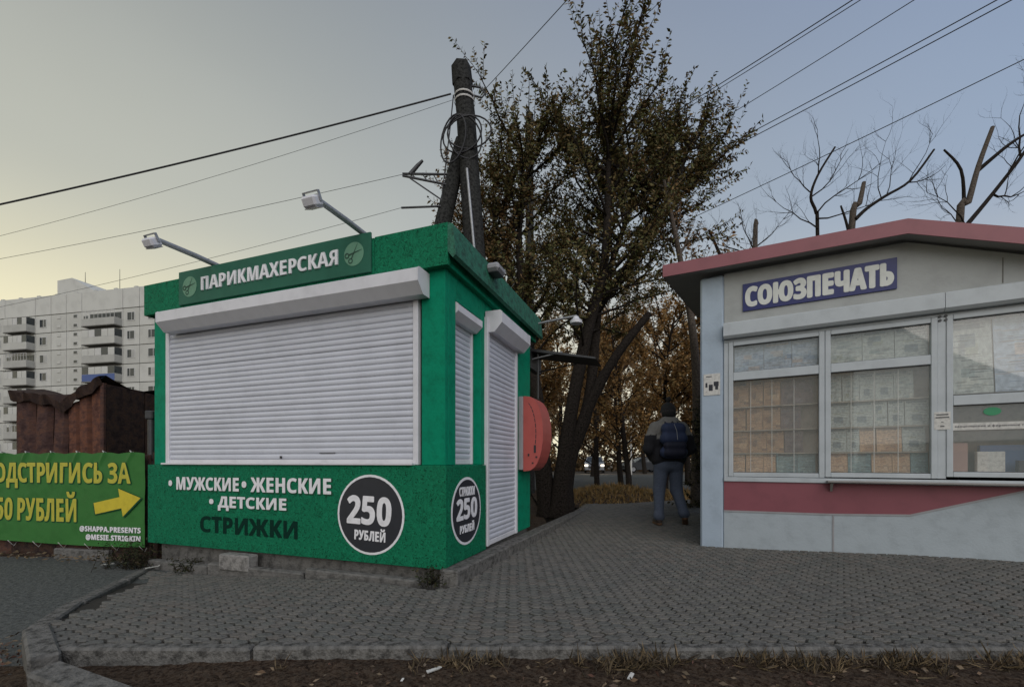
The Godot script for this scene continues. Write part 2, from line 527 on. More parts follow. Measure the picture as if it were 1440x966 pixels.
func paving() -> void:
	# outline on the ground, (x, metres ahead)
	for p in [[-2.40, 2.30], [7.0, 2.30], [7.0, 9.6], [1.62, 9.6], [-0.36, 3.55], [-0.55, 3.30], [-3.72, 4.48], [-3.55, 4.15], [-3.05, 3.12], [-2.72, 2.58]]:
		paved.push_back(Vector2(p[0], p[1]))
	var side := base("sidewalk")
	tag(side, "grey hexagonal concrete paving in front of both kiosks", "", "", "structure")
	# bed
	var g := Geo.new()
	var cell := 0.1
	for i in 120:
		for j in 76:
			var x := -4.2 + i * cell; var d := 2.24 + j * cell
			var ok := Geometry2D.is_point_in_polygon(Vector2(x + 0.05, d + 0.05), paved)
			if not ok: continue
			var p := []
			for k in [[0, 0], [1, 0], [1, 1], [0, 1]]:
				var xx: float = x + k[0] * cell; var dd: float = d + k[1] * cell
				p.append(Vector3(xx, gh(xx, dd) - 0.024, -dd))
			g.face(p[0], p[1], p[2], p[3], Vector3.UP)
	put("sand_bed", g.mesh(), M.bed_sand, side)
	# pavers: elongated hexagons, columns staggered
	var cx := 0.0765; var cz := 0.068
	var hexes := []
	var tones := [Color(0.150, 0.147, 0.131), Color(0.142, 0.141, 0.127), Color(0.157, 0.150, 0.135), Color(0.136, 0.137, 0.124), Color(0.154, 0.142, 0.129), Color(0.166, 0.161, 0.146)]
	var outer := []; var inner := []
	var hw := cx * 0.61; var hn := cx * 0.295; var hz := cz * 0.395
	for k in [[-hw, 0.0], [-hn, -hz], [hn, -hz], [hw, 0.0], [hn, hz], [-hn, hz]]:
		var p := Vector2(k[0], k[1])
		outer.append(p)
		inner.append(p - p.normalized() * 0.004)
	var add := func(gg: Geo, at: Vector3, tilt: Vector2, sc: float) -> void:
		var up := Vector3(tilt.x, 1, tilt.y).normalized()
		var t := []; var o := []; var b := []
		for k in 6:
			var pi: Vector2 = inner[k] * sc; var po: Vector2 = outer[k] * sc
			t.append(at + Vector3(pi.x, -tilt.x * pi.x - tilt.y * pi.y, pi.y))
			o.append(at + Vector3(po.x, -tilt.x * po.x - tilt.y * po.y - 0.0035, po.y))
			b.append(at + Vector3(po.x, -0.03, po.y))
		for k in range(1, 5): gg.tri(t[0], t[k], t[k + 1], up, up, up)
		for k in 6:
			var j := (k + 1) % 6
			var out := Vector3((outer[k] + outer[j]).x, 0, (outer[k] + outer[j]).y).normalized()
			gg.quad(t[k], t[j], o[j], o[k], (out + Vector3.UP * 1.2).normalized())
			gg.quad(o[k], o[j], b[j], b[k], out)
	for k in tones.size():
		var gg := Geo.new()
		gg.col = tones[k]
		add.call(gg, Vector3.ZERO, Vector2.ZERO, 1.0)
		hexes.append(gg.mesh())
	var rest := Geo.new()
	var r := RandomNumberGenerator.new()
	r.seed = 77
	var patch := fbm(0.55, 61, FastNoiseLite.TYPE_SIMPLEX_SMOOTH, 3)
	var singles := 0
	var rows := int((9.6 - 2.3) / (cz * 0.5))
	var nk2 := Transform3D(Basis(Vector3.UP, deg_to_rad(-29.6)), Vector3(2.137, 0, -5.0)).affine_inverse()
	for j in rows:
		var d := 2.335 + j * cz * 0.5
		var first := -4.2 + (cx if j % 2 else 0.0)
		for i in int(11.2 / (2.0 * cx)):
			var x := first + i * 2.0 * cx
			var p2 := Vector2(x, d)
			if not Geometry2D.is_point_in_polygon(p2, paved): continue
			var inl := nk2 * Vector3(x, 0, -d)
			if inl.x > 0.05 and inl.z < -0.05: continue
			# a few stones are gone where the earth shows by the left kerb
			if d > 2.7 and d < 4.1 and x < -2.62 - 0.46 * (d - 2.6) + 0.16 * patch.get_noise_2d(x * 5.0, d * 5.0): continue
			var y := gh(x, d) + r.randf_range(-0.0025, 0.0025)
			var sx := (gh(x + 0.05, d) - gh(x - 0.05, d)) / 0.1; var sd := (gh(x, d + 0.05) - gh(x, d - 0.05)) / 0.1
			var tilt := Vector2(-sx + r.randf_range(-0.02, 0.02), sd + r.randf_range(-0.02, 0.02))
			var tn := clampi(int(2.5 + 3.2 * patch.get_noise_2d(x, d) + r.randf_range(-1.3, 1.3)), 0, 5)
			var at := Vector3(x + r.randf_range(-0.002, 0.002), y, -d + r.randf_range(-0.002, 0.002))
			if singles < 300 and absf(x) < d * 1.19:
				singles += 1
				var o := put("paver", hexes[tn], M.paver, side)
				o.position = at
				o.rotation = Vector3(-tilt.y * -1.0, r.randf_range(-0.03, 0.03), -tilt.x)
			else:
				rest.col = tones[tn]
				add.call(rest, at, tilt, r.randf_range(0.97, 1.0))
	var f := put("paver_field", rest.mesh(), M.paver, side)
	tag(f, "", "", "", "stuff")

func kerb_piece(parent: Node3D, a: Vector3, b: Vector3, w: float, h: float, m: Material, called := "kerb_stone", tilt := 0.0) -> void:
	var ln := a.distance_to(b)
	var g := Geo.new()
	g.bevel_box(Vector3(ln - 0.012, h, w), 0.012)
	# worn edges
	var f := fbm(6.0, int(ln * 977.0) + int(a.x * 31.0))
	for i in g.v.size():
		var p := g.v[i]
		g.v[i] = p + Vector3(0, 0.006, 0.006) * f.get_noise_3d(p.x + a.x, p.y, p.z + a.z)
	var o := put(called, g.mesh(), m, parent)
	o.position = (a + b) * 0.5 - Vector3(0, h * 0.5, 0)
	var dir := (b - a).normalized()
	o.basis = Basis(dir, dir.cross(Vector3.UP).cross(dir).normalized(), dir.cross(Vector3.UP).normalized()) * Basis(Vector3.RIGHT, tilt)

func kerbs() -> void:
	var k := base("paving_edge_kerb")
	tag(k, "narrow concrete edging along the front of the paving", "", "", "structure")
	var r := RandomNumberGenerator.new()
	r.seed = 5
	var x := -2.33
	while x < 7.0:
		var y := 0.006 + r.randf_range(-0.007, 0.006)
		kerb_piece(k, Vector3(x, y, -2.277 + r.randf_range(-0.006, 0.006)), Vector3(x + 1.0, y + r.randf_range(-0.006, 0.006), -2.277 + r.randf_range(-0.006, 0.006)), 0.075, 0.2, M.kerb_stone)
		x += 1.0
	var c := base("road_kerb")
	tag(c, "heavy worn concrete kerb curving round the left corner of the paving", "", "", "structure")
	kerb_piece(c, Vector3(-2.27, 0.012, -2.14), Vector3(-2.70, 0.022, -2.50), 0.115, 0.3, M.kerb_stone)
	kerb_piece(c, Vector3(-2.76, 0.0, -2.56), Vector3(-3.06, -0.02, -3.08), 0.10, 0.3, M.kerb_stone)
	kerb_piece(c, Vector3(-3.07, -0.03, -3.10), Vector3(-3.42, -0.08, -3.86), 0.09, 0.3, M.kerb_stone)
	kerb_piece(c, Vector3(-3.43, -0.085, -3.88), Vector3(-3.72, -0.12, -4.5), 0.09, 0.3, M.kerb_stone)
	kerb_piece(c, Vector3(-2.20, -0.005, -2.08), Vector3(-1.50, -0.025, -1.80), 0.13, 0.3, M.kerb_stone, "kerb_stone", 0.08)
	kerb_piece(c, Vector3(-1.49, -0.045, -1.79), Vector3(-0.60, -0.07, -1.45), 0.13, 0.3, M.kerb_stone, "kerb_stone", 0.06)
	# stepped ledge along the side wall of the barber kiosk
	var s := base("side_ledge")
	tag(s, "concrete ledge running along the side of the barber kiosk", "", "", "structure")
	var a := Vector3(-0.50, 0.115, -3.40); var dir := Vector3(0.339, 0, -0.9408)
	var lens := [1.15, 1.2, 1.1, 1.2, 1.15, 0.9]
	var at := 0.0
	for i in lens.size():
		var o1 := a + dir * at + Vector3(0.01 * i, -0.012 * i, 0)
		kerb_piece(s, o1, a + dir * (at + lens[i]) + Vector3(0.012 * (i + 1), -0.012 * (i + 1), 0), 0.16 if i < 4 else 0.12, 0.32, M.kerb_stone, "ledge_stone")
		at += lens[i] + 0.004

# ---------------------------------------------------------------- barber kiosk
# one curved slat, running along x from 0 to w
func slat_mesh(w: float, h: float) -> ArrayMesh:
	var g := Geo.new()
	var prof := [Vector2(0.0, -0.002), Vector2(0.08, 0.004), Vector2(0.3, 0.0085), Vector2(0.6, 0.0095), Vector2(0.84, 0.006), Vector2(0.9, -0.001), Vector2(1.0, -0.003)]
	var nn := []
	for i in prof.size():
		var a: Vector2 = prof[maxi(i - 1, 0)]; var b: Vector2 = prof[mini(i + 1, prof.size() - 1)]
		nn.append(Vector3(0, -(b.y - a.y), (b.x - a.x) * h).normalized())
	for i in prof.size() - 1:
		var a: Vector2 = prof[i]; var b: Vector2 = prof[i + 1]
		var p := Vector3(0, a.x * h, a.y); var q := Vector3(0, b.x * h, b.y)
		var e := Vector3(w, 0, 0)
		g.tri(p, p + e, q + e, nn[i], nn[i], nn[i + 1])
		g.tri(p, q + e, q, nn[i], nn[i + 1], nn[i + 1])
	return g.mesh()

# a roller shutter: slats, guide rails, bottom bar; local x across, z towards the viewer
func shutter(parent: Node3D, at: Vector3, yaw: float, w: float, h: float, sh: float, rail: float) -> Node3D:
	var s := base("roller_shutter", at, yaw, parent)
	var m := slat_mesh(w, sh)
	var n := int((h - 0.05) / sh)
	for i in n:
		var o := put("slat", m, M.slat_white, s)
		o.position = Vector3(0, 0.05 + i * sh, rng.randf_range(-0.0012, 0.0012))
		o.rotation.x = rng.randf_range(-0.03, 0.03)
	bx("bottom_bar", Vector3(0.0, 0.0, -0.012), Vector3(w, 0.048, 0.012), M.white_metal, s)
	bx("guide_rail", Vector3(-rail, 0.0, -0.03), Vector3(0.006, h, 0.024), M.white_metal, s)
	bx("guide_rail", Vector3(w - 0.006, 0.0, -0.03), Vector3(w + rail, h, 0.024), M.white_metal, s)
	return s

# the housing above a shutter: front face with a chamfered lower edge
func shutter_box(parent: Node3D, at: Vector3, yaw: float, w: float, h: float, dp: float, called := "shutter_box") -> void:
	var g := Geo.new()
	var poly := PackedVector2Array([Vector2(0, 0), Vector2(0, h), Vector2(dp - 0.02, h), Vector2(dp, h - 0.015), Vector2(dp, h * 0.42), Vector2(dp * 0.55, 0)])
	g.prism(poly, -w, 0)
	var o := put(called, g.mesh(), M.white_metal, parent)
	# prism outline lies in x (out of the wall), y; its length runs along z: turn so that length runs along the wall
	o.basis = Basis(Vector3.UP, deg_to_rad(yaw - 90.0))
	o.position = at
	# end plates
	for e in [0.0, -w]:
		var pg := Geo.new()
		var big := PackedVector2Array()
		for p in poly: big.push_back((p - Vector2(dp, h) * 0.5) * 1.03 + Vector2(dp, h) * 0.5)
		pg.prism(big, e - 0.003, e + 0.003)
		var q := put("end_plate", pg.mesh(), M.white_metal, o)
		q.position = Vector3.ZERO

func disc(called: String, at: Vector3, r: float, dp: float, m: Material, parent: Node, yaw := 0.0, sides := 40) -> MeshInstance3D:
	var g := Geo.new()
	var poly := PackedVector2Array()
	for k in sides: poly.push_back(Vector2(cos(TAU * k / sides), sin(TAU * k / sides)) * r)
	g.prism(poly, 0, dp)
	var o := put(called, g.mesh(), m, parent)
	o.position = at
	o.rotation.y = yaw
	return o

func scissors(at: Vector3, s: float, parent: Node) -> void:
	var g := Geo.new()
	for side in [0, 1]:
		var a := deg_to_rad(62.0 if side == 0 else 12.0)
		var dir := Vector3(cos(a), sin(a), 0)
		var nrm := Vector3(-dir.y, dir.x, 0)
		var z := 0.0 if side == 0 else 0.0016
		var b := -dir * 0.45 * s; var t := dir * 0.75 * s
		var zz := Vector3(0, 0, z)
		g.quad(b - nrm * 0.06 * s + zz, t + zz, t + nrm * 0.02 * s + zz, b + nrm * 0.06 * s + zz, Vector3.BACK)
		var c := -dir * 0.62 * s + zz
		for k in 14:
			var p := TAU * k / 14; var q := TAU * (k + 1) / 14
			g.quad(c + Vector3(cos(p), sin(p), 0) * 0.12 * s, c + Vector3(cos(q), sin(q), 0) * 0.12 * s, c + Vector3(cos(q), sin(q), 0) * 0.21 * s, c + Vector3(cos(p), sin(p), 0) * 0.21 * s, Vector3.BACK)
	var o := put("scissors_print", g.mesh(), M.green_line, parent)
	o.position = at

func barber_kiosk() -> void:
	var k := base("barber_kiosk", Vector3(-0.5205, 0, -3.47), -19.82)
	tag(k, "green barber kiosk with closed white roller shutters and black price circles", "kiosk")
	# body behind the cladding
	bx("foundation", Vector3(-3.46, -0.28, -2.26), Vector3(-0.06, 0.115, -0.07), M.concrete, k, 0.01)
	bx("wall_core", Vector3(-3.42, 0.118, -2.26), Vector3(-0.185, 2.74, -0.12), M.green_board, k)
	# lower cladding
	bx("base_panel", Vector3(-3.56, 0.10, -0.045), Vector3(0.0, 0.925, 0.0), M.green_osb, k, 0.003)
	bx("base_panel", Vector3(-0.045, 0.115, -0.80), Vector3(0.0, 0.923, -0.047), M.green_osb, k, 0.003)
	bx("base_panel", Vector3(-3.56, 0.10, -2.25), Vector3(-3.515, 0.925, -0.047), M.green_osb, k, 0.003)
	# upper walls
	bx("wall_panel", Vector3(-3.52, 0.926, -0.10), Vector3(-3.335, 2.52, -0.04), M.green_board, k)
	bx("wall_panel", Vector3(-0.245, 0.926, -0.10), Vector3(-0.03, 2.52, -0.04), M.green_board, k)
	bx("wall_panel", Vector3(-3.333, 2.30, -0.10), Vector3(-0.247, 2.52, -0.06), M.green_board, k)
	bx("wall_panel", Vector3(-3.52, 0.926, -2.25), Vector3(-3.47, 2.52, -0.102), M.green_board, k)
	# side: near pier, window niche, pier by the door, wall past the door
	bx("wall_panel", Vector3(-0.17, 0.926, -0.225), Vector3(-0.03, 2.52, -0.102), M.green_board, k)
	bx("wall_panel", Vector3(-0.16, 2.305, -0.74), Vector3(-0.03, 2.52, -0.227), M.green_board, k)
	bx("wall_panel", Vector3(-0.18, 0.926, -0.835), Vector3(-0.03, 2.52, -0.742), M.green_board, k)
	bx("wall_panel", Vector3(-0.16, 0.90, -0.74), Vector3(-0.047, 0.925, -0.227), M.green_board, k)
	bx("wall_panel", Vector3(-0.16, 2.40, -1.72), Vector3(-0.035, 2.52, -0.837), M.green_board, k)
	bx("wall_panel", Vector3(-0.18, 0.13, -2.27), Vector3(-0.02, 2.52, -1.76), M.green_board, k)
	bx("niche_back", Vector3(-0.184, 0.926, -0.742), Vector3(-0.178, 2.305, -0.226), M.green_board, k, 0.001)
	# fascia round the top, with a thin metal roof
	bx("fascia_panel", Vector3(-3.57, 2.495, -0.02), Vector3(-3.0, 2.812, 0.03), M.green_osb, k, 0.003)
	bx("fascia_panel", Vector3(-2.997, 2.495, -0.02), Vector3(-0.655, 2.816, 0.03), M.green_osb, k, 0.003)
	bx("fascia_panel", Vector3(-0.652, 2.492, -0.02), Vector3(0.03, 2.822, 0.03), M.green_osb, k, 0.003)
	var g := Geo.new()
	g.prism(PackedVector2Array([Vector2(0.03, 2.822), Vector2(0.075, 2.80), Vector2(0.10, 2.56), Vector2(0.075, 2.54), Vector2(0.025, 2.60)]), -2.44, 0.028)
	put("eave_panel", g.mesh(), M.green_worn, k)
	bx("fascia_panel", Vector3(-0.03, 2.50, -2.40), Vector3(0.02, 2.60, -0.022), M.green_board, k)
	bx("fascia_panel", Vector3(-3.57, 2.495, -2.40), Vector3(-3.53, 2.812, -0.022), M.green_osb, k)
	bx("roof", Vector3(-3.55, 2.70, -2.42), Vector3(0.06, 2.79, -0.022), M.dark_steel, k)
	# name board
	var sg := base("name_board", Vector3.ZERO, 0, k)
	bx("board", Vector3(-3.0, 2.528, 0.032), Vector3(-0.675, 2.860, 0.052), M.green_sign, sg, 0.003)
	lettering("letters", "ПАРИКМАХЕРСКАЯ", Vector3(-1.835, 2.698, 0.058), 1.66, 0.128, M.white_letters, sg, 0.0, 0, 0, 0.012)
	for c in [[-2.838, 2.695], [-0.842, 2.70]]:
		disc("emblem", Vector3(c[0], c[1], 0.0525), 0.100, 0.002, M.green_pale, sg)
		scissors(Vector3(c[0], c[1] + 0.008, 0.0558), 0.115, sg)
	# shutters
	shutter(k, Vector3(-3.285, 0.928, -0.052), 0, 2.97, 1.42, 0.0503, 0.042)
	shutter_box(k, Vector3(-3.20, 2.275, -0.03), 0, 3.03, 0.19, 0.17)
	bx("shutter_sill", Vector3(-3.32, 0.926, -0.035), Vector3(-0.30, 0.944, 0.022), M.white_metal, k, 0.002)
	shutter(k, Vector3(-0.13, 0.93, -0.235), 90, 0.48, 1.30, 0.05, 0.022)
	shutter_box(k, Vector3(-0.14, 2.17, -0.232), 90, 0.50, 0.125, 0.13)
	shutter(k, Vector3(-0.02, 0.135, -0.875), 90, 0.80, 2.22, 0.0502, 0.045)
	shutter_box(k, Vector3(-0.03, 2.215, -0.862), 90, 0.90, 0.20, 0.17)
	# shutter marks: lock, scratch
	bx("lock", Vector3(-1.76, 0.985, -0.042), Vector3(-1.735, 1.008, -0.034), M.black_plastic, k, 0.002)
	bx("scratch", Vector3(-1.30, 1.028, -0.0435), Vector3(-1.12, 1.034, -0.0405), M.dark_steel, k, 0.0005)
	# printed words on the front cladding
	var sh := Vector3(0.006, -0.006, -0.0012)
	for w in [["• МУЖСКИЕ", -2.73, 0.735, 0.99, 0.125], ["• ЖЕНСКИЕ", -1.66, 0.738, 1.06, 0.132], ["• ДЕТСКИЕ", -2.135, 0.548, 0.99, 0.135]]:
		lettering("printed_shadow", w[0], Vector3(w[1], w[2], 0.001) + sh, w[3] + 0.01, w[4] + 0.01, M.outline_green, k, 0.007, 0, 0, 0.0012)
		lettering("printed_words", w[0], Vector3(w[1], w[2], 0.0032), w[3], w[4], M.white_letters, k, 0.0028, 0, 0, 0.0012)
	lettering("printed_words", "СТРИЖКИ", Vector3(-2.135, 0.335, 0.0015), 1.25, 0.155, M.faded_letters, k, 0.004, 0, 0, 0.0012)
	var pc := base("price_circle", Vector3(-0.718, 0.508, 0.0), 0, k)
	disc("rim", Vector3(0, 0, 0.001), 0.338, 0.002, M.white_letters, pc)
	disc("disc", Vector3(0, 0, 0.0032), 0.318, 0.002, M.black_disc, pc)
	lettering("price", "250", Vector3(-0.01, 0.035, 0.0062), 0.44, 0.235, M.white_letters, pc, 0.005, 0, -0.035, 0.0012)
	lettering("unit", "РУБЛЕЙ", Vector3(0.0, -0.165, 0.0062), 0.31, 0.105, M.white_letters, pc, 0.002, 0, -0.035, 0.0012)
	var ps := base("price_circle", Vector3(0.0, 0.53, -0.375), 90, k)
	disc("rim", Vector3(0, 0, 0.001), 0.292, 0.002, M.white_letters, ps)
	disc("disc", Vector3(0, 0, 0.0032), 0.270, 0.002, M.black_disc, ps)
	lettering("price", "250", Vector3(0, 0.02, 0.0062), 0.40, 0.175, M.white_letters, ps, 0.004, 0, 0, 0.0012)
	lettering("unit", "РУБЛЕЙ", Vector3(0, -0.14, 0.0062), 0.28, 0.085, M.white_letters, ps, 0.002, 0, 0, 0.0012)
	lettering("service", "СТРИЖКИ", Vector3(0, 0.17, 0.0062), 0.30, 0.075, M.white_letters, ps, 0.002, 0, 0, 0.0012)
	# concrete footing strip in front of the foundation
	var f := base("footing_kerb", Vector3(-0.5205, 0, -3.47), -19.82)
	tag(f, "low broken concrete strip below the barber kiosk", "", "", "structure")
	for q in [[-3.40, -2.55, -0.095], [-2.53, -1.35, -0.065], [-1.33, -0.18, -0.022]]:
		bx("footing_stone", Vector3(q[0], -0.3, 0.02), Vector3(q[1], q[2] + 0.045, 0.10), M.concrete, f, 0.012)
	# red rounded housing on the side wall
	var h := base("red_wall_housing", Vector3(-0.5205, 0, -3.47), -19.82)
	tag(h, "red rounded metal housing fixed to the side of the barber kiosk", "wall box")
	bx("back_plate", Vector3(-0.017, 0.86, -2.26), Vector3(0.035, 1.72, -1.80), M.grey_plate, h, 0.004)
	var pg := Geo.new()
	var poly := PackedVector2Array([Vector2(0.036, 0.845), Vector2(0.036, 1.725)])
	for i in 15:
		var t := PI * 0.5 - PI * i / 14.0
		poly.push_back(Vector2(0.06 + 0.215 * pow(maxf(cos(t), 0.0), 0.8), 1.285 + 0.44 * sin(t)))
	pg.prism(poly, -2.22, -1.83)
	put("hood", pg.mesh(), M.red_hood, h)
	var sl := Geo.new()
	for i in 9:
		var t := 1.1 - 0.16 * i; var t2 := t - 0.13
		var p := Vector3(0.02 + 0.165 * cos(t), 1.285 + 0.40 * sin(t), -1.829); var q := Vector3(0.02 + 0.165 * cos(t2), 1.285 + 0.40 * sin(t2), -1.829)
		sl.quad(p, q, q + Vector3(0.01, 0, 0), p + Vector3(0.01, 0, 0), Vector3.BACK)
	put("seam", sl.mesh(), M.black_plastic, h)
	for q in [[0.165, 1.06, 0.025, 0.09], [0.185, 1.0, 0.022, 0.02], [0.09, 1.02, 0.02, 0.03], [0.14, 0.93, 0.02, 0.02]]:
		bx("slot", Vector3(q[0], q[1], -1.832), Vector3(q[0] + q[2], q[1] + q[3], -1.826), M.black_plastic, h, 0.001)
	# floodlights on arms over the front
	for a in [[-2.55, "white floodlight on a short arm above the left end of the barber sign"], [-0.79, "white floodlight on a short arm above the right end of the barber sign"]]:
		var l := base("floodlight", Vector3(-0.5205, 0, -3.47) + Basis(Vector3.UP, deg_to_rad(-19.82)) * Vector3(a[0], 2.79, -0.06), -19.82)
		tag(l, a[1], "floodlight", "floodlights over the barber sign")
		bx("foot_plate", Vector3(-0.05, 0.0, -0.06), Vector3(0.05, 0.012, 0.06), M.steel, l, 0.002)
		bx("stand", Vector3(-0.018, 0.008, -0.02), Vector3(0.018, 0.11, 0.02), M.steel, l, 0.003)
		bar("arm", [Vector3(0, 0.10, -0.03), Vector3(0, 0.105, 0.25), Vector3(0, 0.10, 0.58)], [0.024, 0.024, 0.022], M.steel, l)
		var hd := base("lamp_head", Vector3(0, 0.075, 0.62), 0, l)
		hd.rotation_degrees.x = 28
		hd.scale = Vector3.ONE * 0.72
		bx("casing", Vector3(-0.085, -0.075, -0.05), Vector3(0.085, 0.03, 0.085), M.white_metal, hd, 0.02)
		bx("bracket", Vector3(-0.10, -0.03, -0.02), Vector3(-0.088, 0.06, 0.012), M.steel, hd, 0.002)
		bx("bracket", Vector3(0.088, -0.03, -0.02), Vector3(0.10, 0.06, 0.012), M.steel, hd, 0.002)
		bx("bracket_bar", Vector3(-0.10, 0.06, -0.02), Vector3(0.10, 0.072, 0.012), M.steel, hd, 0.002)
		bx("lens", Vector3(-0.075, -0.083, -0.04), Vector3(0.075, -0.076, 0.075), M.grey_plate, hd, 0.001)
	# dome floodlight under the side eave
	var dl := base("eave_lamp", Vector3(-0.5205, 0, -3.47) + Basis(Vector3.UP, deg_to_rad(-19.82)) * Vector3(0.10, 2.70, -0.72), -19.82)
	tag(dl, "small grey lamp on the side eave of the barber kiosk above the door", "lamp")
	bx("casing", Vector3(-0.03, 0.0, -0.10), Vector3(0.10, 0.075, 0.10), M.grey_plate, dl, 0.025)
	bx("lens", Vector3(-0.01, -0.01, -0.08), Vector3(0.085, -0.001, 0.08), M.dark_steel, dl, 0.002)
	# street lamp arm at the far end of the side wall
	var al := base("arm_lamp", Vector3(-0.5205, 0, -3.47) + Basis(Vector3.UP, deg_to_rad(-19.82)) * Vector3(0.03, 2.68, -2.30), -19.82)
	tag(al, "thin arm lamp reaching out from the far end of the barber kiosk", "lamp")
	bar("arm", [Vector3(0.03, 0.03, 0), Vector3(0.32, 0.06, 0.0), Vector3(0.55, 0.07, 0.02)], [0.014], M.steel, al)
	var g2 := Geo.new()
	g2.lathe([Vector2(0.0, 0.0), Vector2(0.03, 0.0), Vector2(0.045, -0.03), Vector2(0.075, -0.05), Vector2(0.075, -0.085), Vector2(0.0, -0.09)], 14)
	put("lamp_shade", g2.mesh(), M.white_metal, al).position = Vector3(0.54, 0.06, 0.02)
	# projecting dark awning behind the kiosk
	var aw := base("awning", Vector3(-0.5205, 0, -3.47) + Basis(Vector3.UP, deg_to_rad(-19.82)) * Vector3(-0.02, 2.34, -2.50), -19.82)
	tag(aw, "dark sheet awning sticking out behind the barber kiosk", "awning")
	var ag := Geo.new()
	ag.prism(PackedVector2Array([Vector2(-0.1, 0.13), Vector2(0.78, -0.06), Vector2(0.80, -0.085), Vector2(-0.1, 0.09)]), -0.5, 0.0)
	put("sheet", ag.mesh(), M.dark_steel, aw)
	bar("strut", [Vector3(-0.05, -0.02, -0.02), Vector3(0.36, 0.045, -0.03)], [0.010], M.steel, aw)
	bar("strut", [Vector3(-0.10, -0.12, -0.40), Vector3(0.56, -0.02, -0.42)], [0.010], M.dark_steel, aw)
	bar("post", [Vector3(0.02, 0.06, -0.06), Vector3(0.02, -0.55, -0.06)], [0.014], M.dark_steel, aw)
	bx("bracket", Vector3(-0.14, -0.14, -0.5), Vector3(-0.06, 0.14, 0.245), M.dark_steel, aw)

# ---------------------------------------------------------------- news kiosk
func window_unit(parent: Node3D, x0: float, x1: float, y0: float, y1: float, ys: Array) -> void:
	# frame with horizontal bars; panes between them
	var w := base("window", Vector3.ZERO, 0, parent)
	var t := 0.045
	bx("frame", Vector3(x0 - t, y0 - t, -0.05), Vector3(x0, y1 + t, 0.012), M.frame_white, w)
	bx("frame", Vector3(x1, y0 - t, -0.05), Vector3(x1 + t, y1 + t, 0.012), M.frame_white, w)
	bx("frame", Vector3(x0 + 0.001, y0 - t, -0.05), Vector3(x1 - 0.001, y0, 0.010), M.frame_white, w)
	bx("frame", Vector3(x0 + 0.001, y1, -0.05), Vector3(x1 - 0.001, y1 + t, 0.010), M.frame_white, w)
	for y in ys:
		bx("crossbar", Vector3(x0 + 0.001, y[0], -0.05), Vector3(x1 - 0.001, y[1], 0.010), M.frame_white, w)
	var lo := y0
	var edges: Array = ys + [[y1, y1]]
	for e in edges:
		bx("pane", Vector3(x0 + 0.002, lo + 0.002, -0.022), Vector3(x1 - 0.002, e[0] - 0.002, -0.016), M.glass, w, 0.0005)
		for s in [[x0 + 0.001, lo, x1 - 0.001, lo + 0.006], [x0 + 0.001, e[0] - 0.006, x1 - 0.001, e[0]]]:
			bx("seal", Vector3(s[0], s[1], -0.0155), Vector3(s[2], s[3], -0.008), M.black_plastic, w, 0.0005)
		lo = e[1]

# a small printed sheet: blocks of colour and lines of type, no picture of anything
func print_tex(sd: int, paper: Color, inks: Array) -> ImageTexture:
	var r := RandomNumberGenerator.new()
	r.seed = sd
	var im := Image.create(96, 128, false, Image.FORMAT_RGB8)
	im.fill(paper)
	for k in 9:
		var c: Color = inks[r.randi() % inks.size()]
		var x := r.randi_range(0, 80); var y := r.randi_range(14, 118)
		im.fill_rect(Rect2i(x, y, r.randi_range(8, 46), r.randi_range(5, 30)), c.lerp(paper, r.randf_range(0.1, 0.6)))
	im.fill_rect(Rect2i(6, 4, r.randi_range(50, 84), 10), inks[r.randi() % inks.size()])
	for k in 44:
		im.fill_rect(Rect2i(r.randi_range(0, 60), r.randi_range(2, 126), r.randi_range(10, 60), 1), inks[r.randi() % inks.size()] * r.randf_range(0.45, 0.9))
	var nz := fbm(0.06, sd)
	for y in 128:
		for x in 96:
			im.set_pixel(x, y, im.get_pixel(x, y) * (0.9 + 0.22 * nz.get_noise_2d(x, y)))
	return ImageTexture.create_from_image(im)

func sheet_uv(w: float, h: float) -> ArrayMesh:
	# a thin booklet with the print on its face
	var st := SurfaceTool.new()
	st.begin(Mesh.PRIMITIVE_TRIANGLES)
	var b := BoxMesh.new()
	b.size = Vector3(w, h, 0.004)
	var q := QuadMesh.new()
	q.size = Vector2(w, h)
	st.append_from(b, 0, Transform3D(Basis(), Vector3(0, 0, -0.0025)))
	var m := ArrayMesh.new()
	st.commit(m)
	m.add_surface_from_arrays(Mesh.PRIMITIVE_TRIANGLES, q.get_mesh_arrays())
	return m

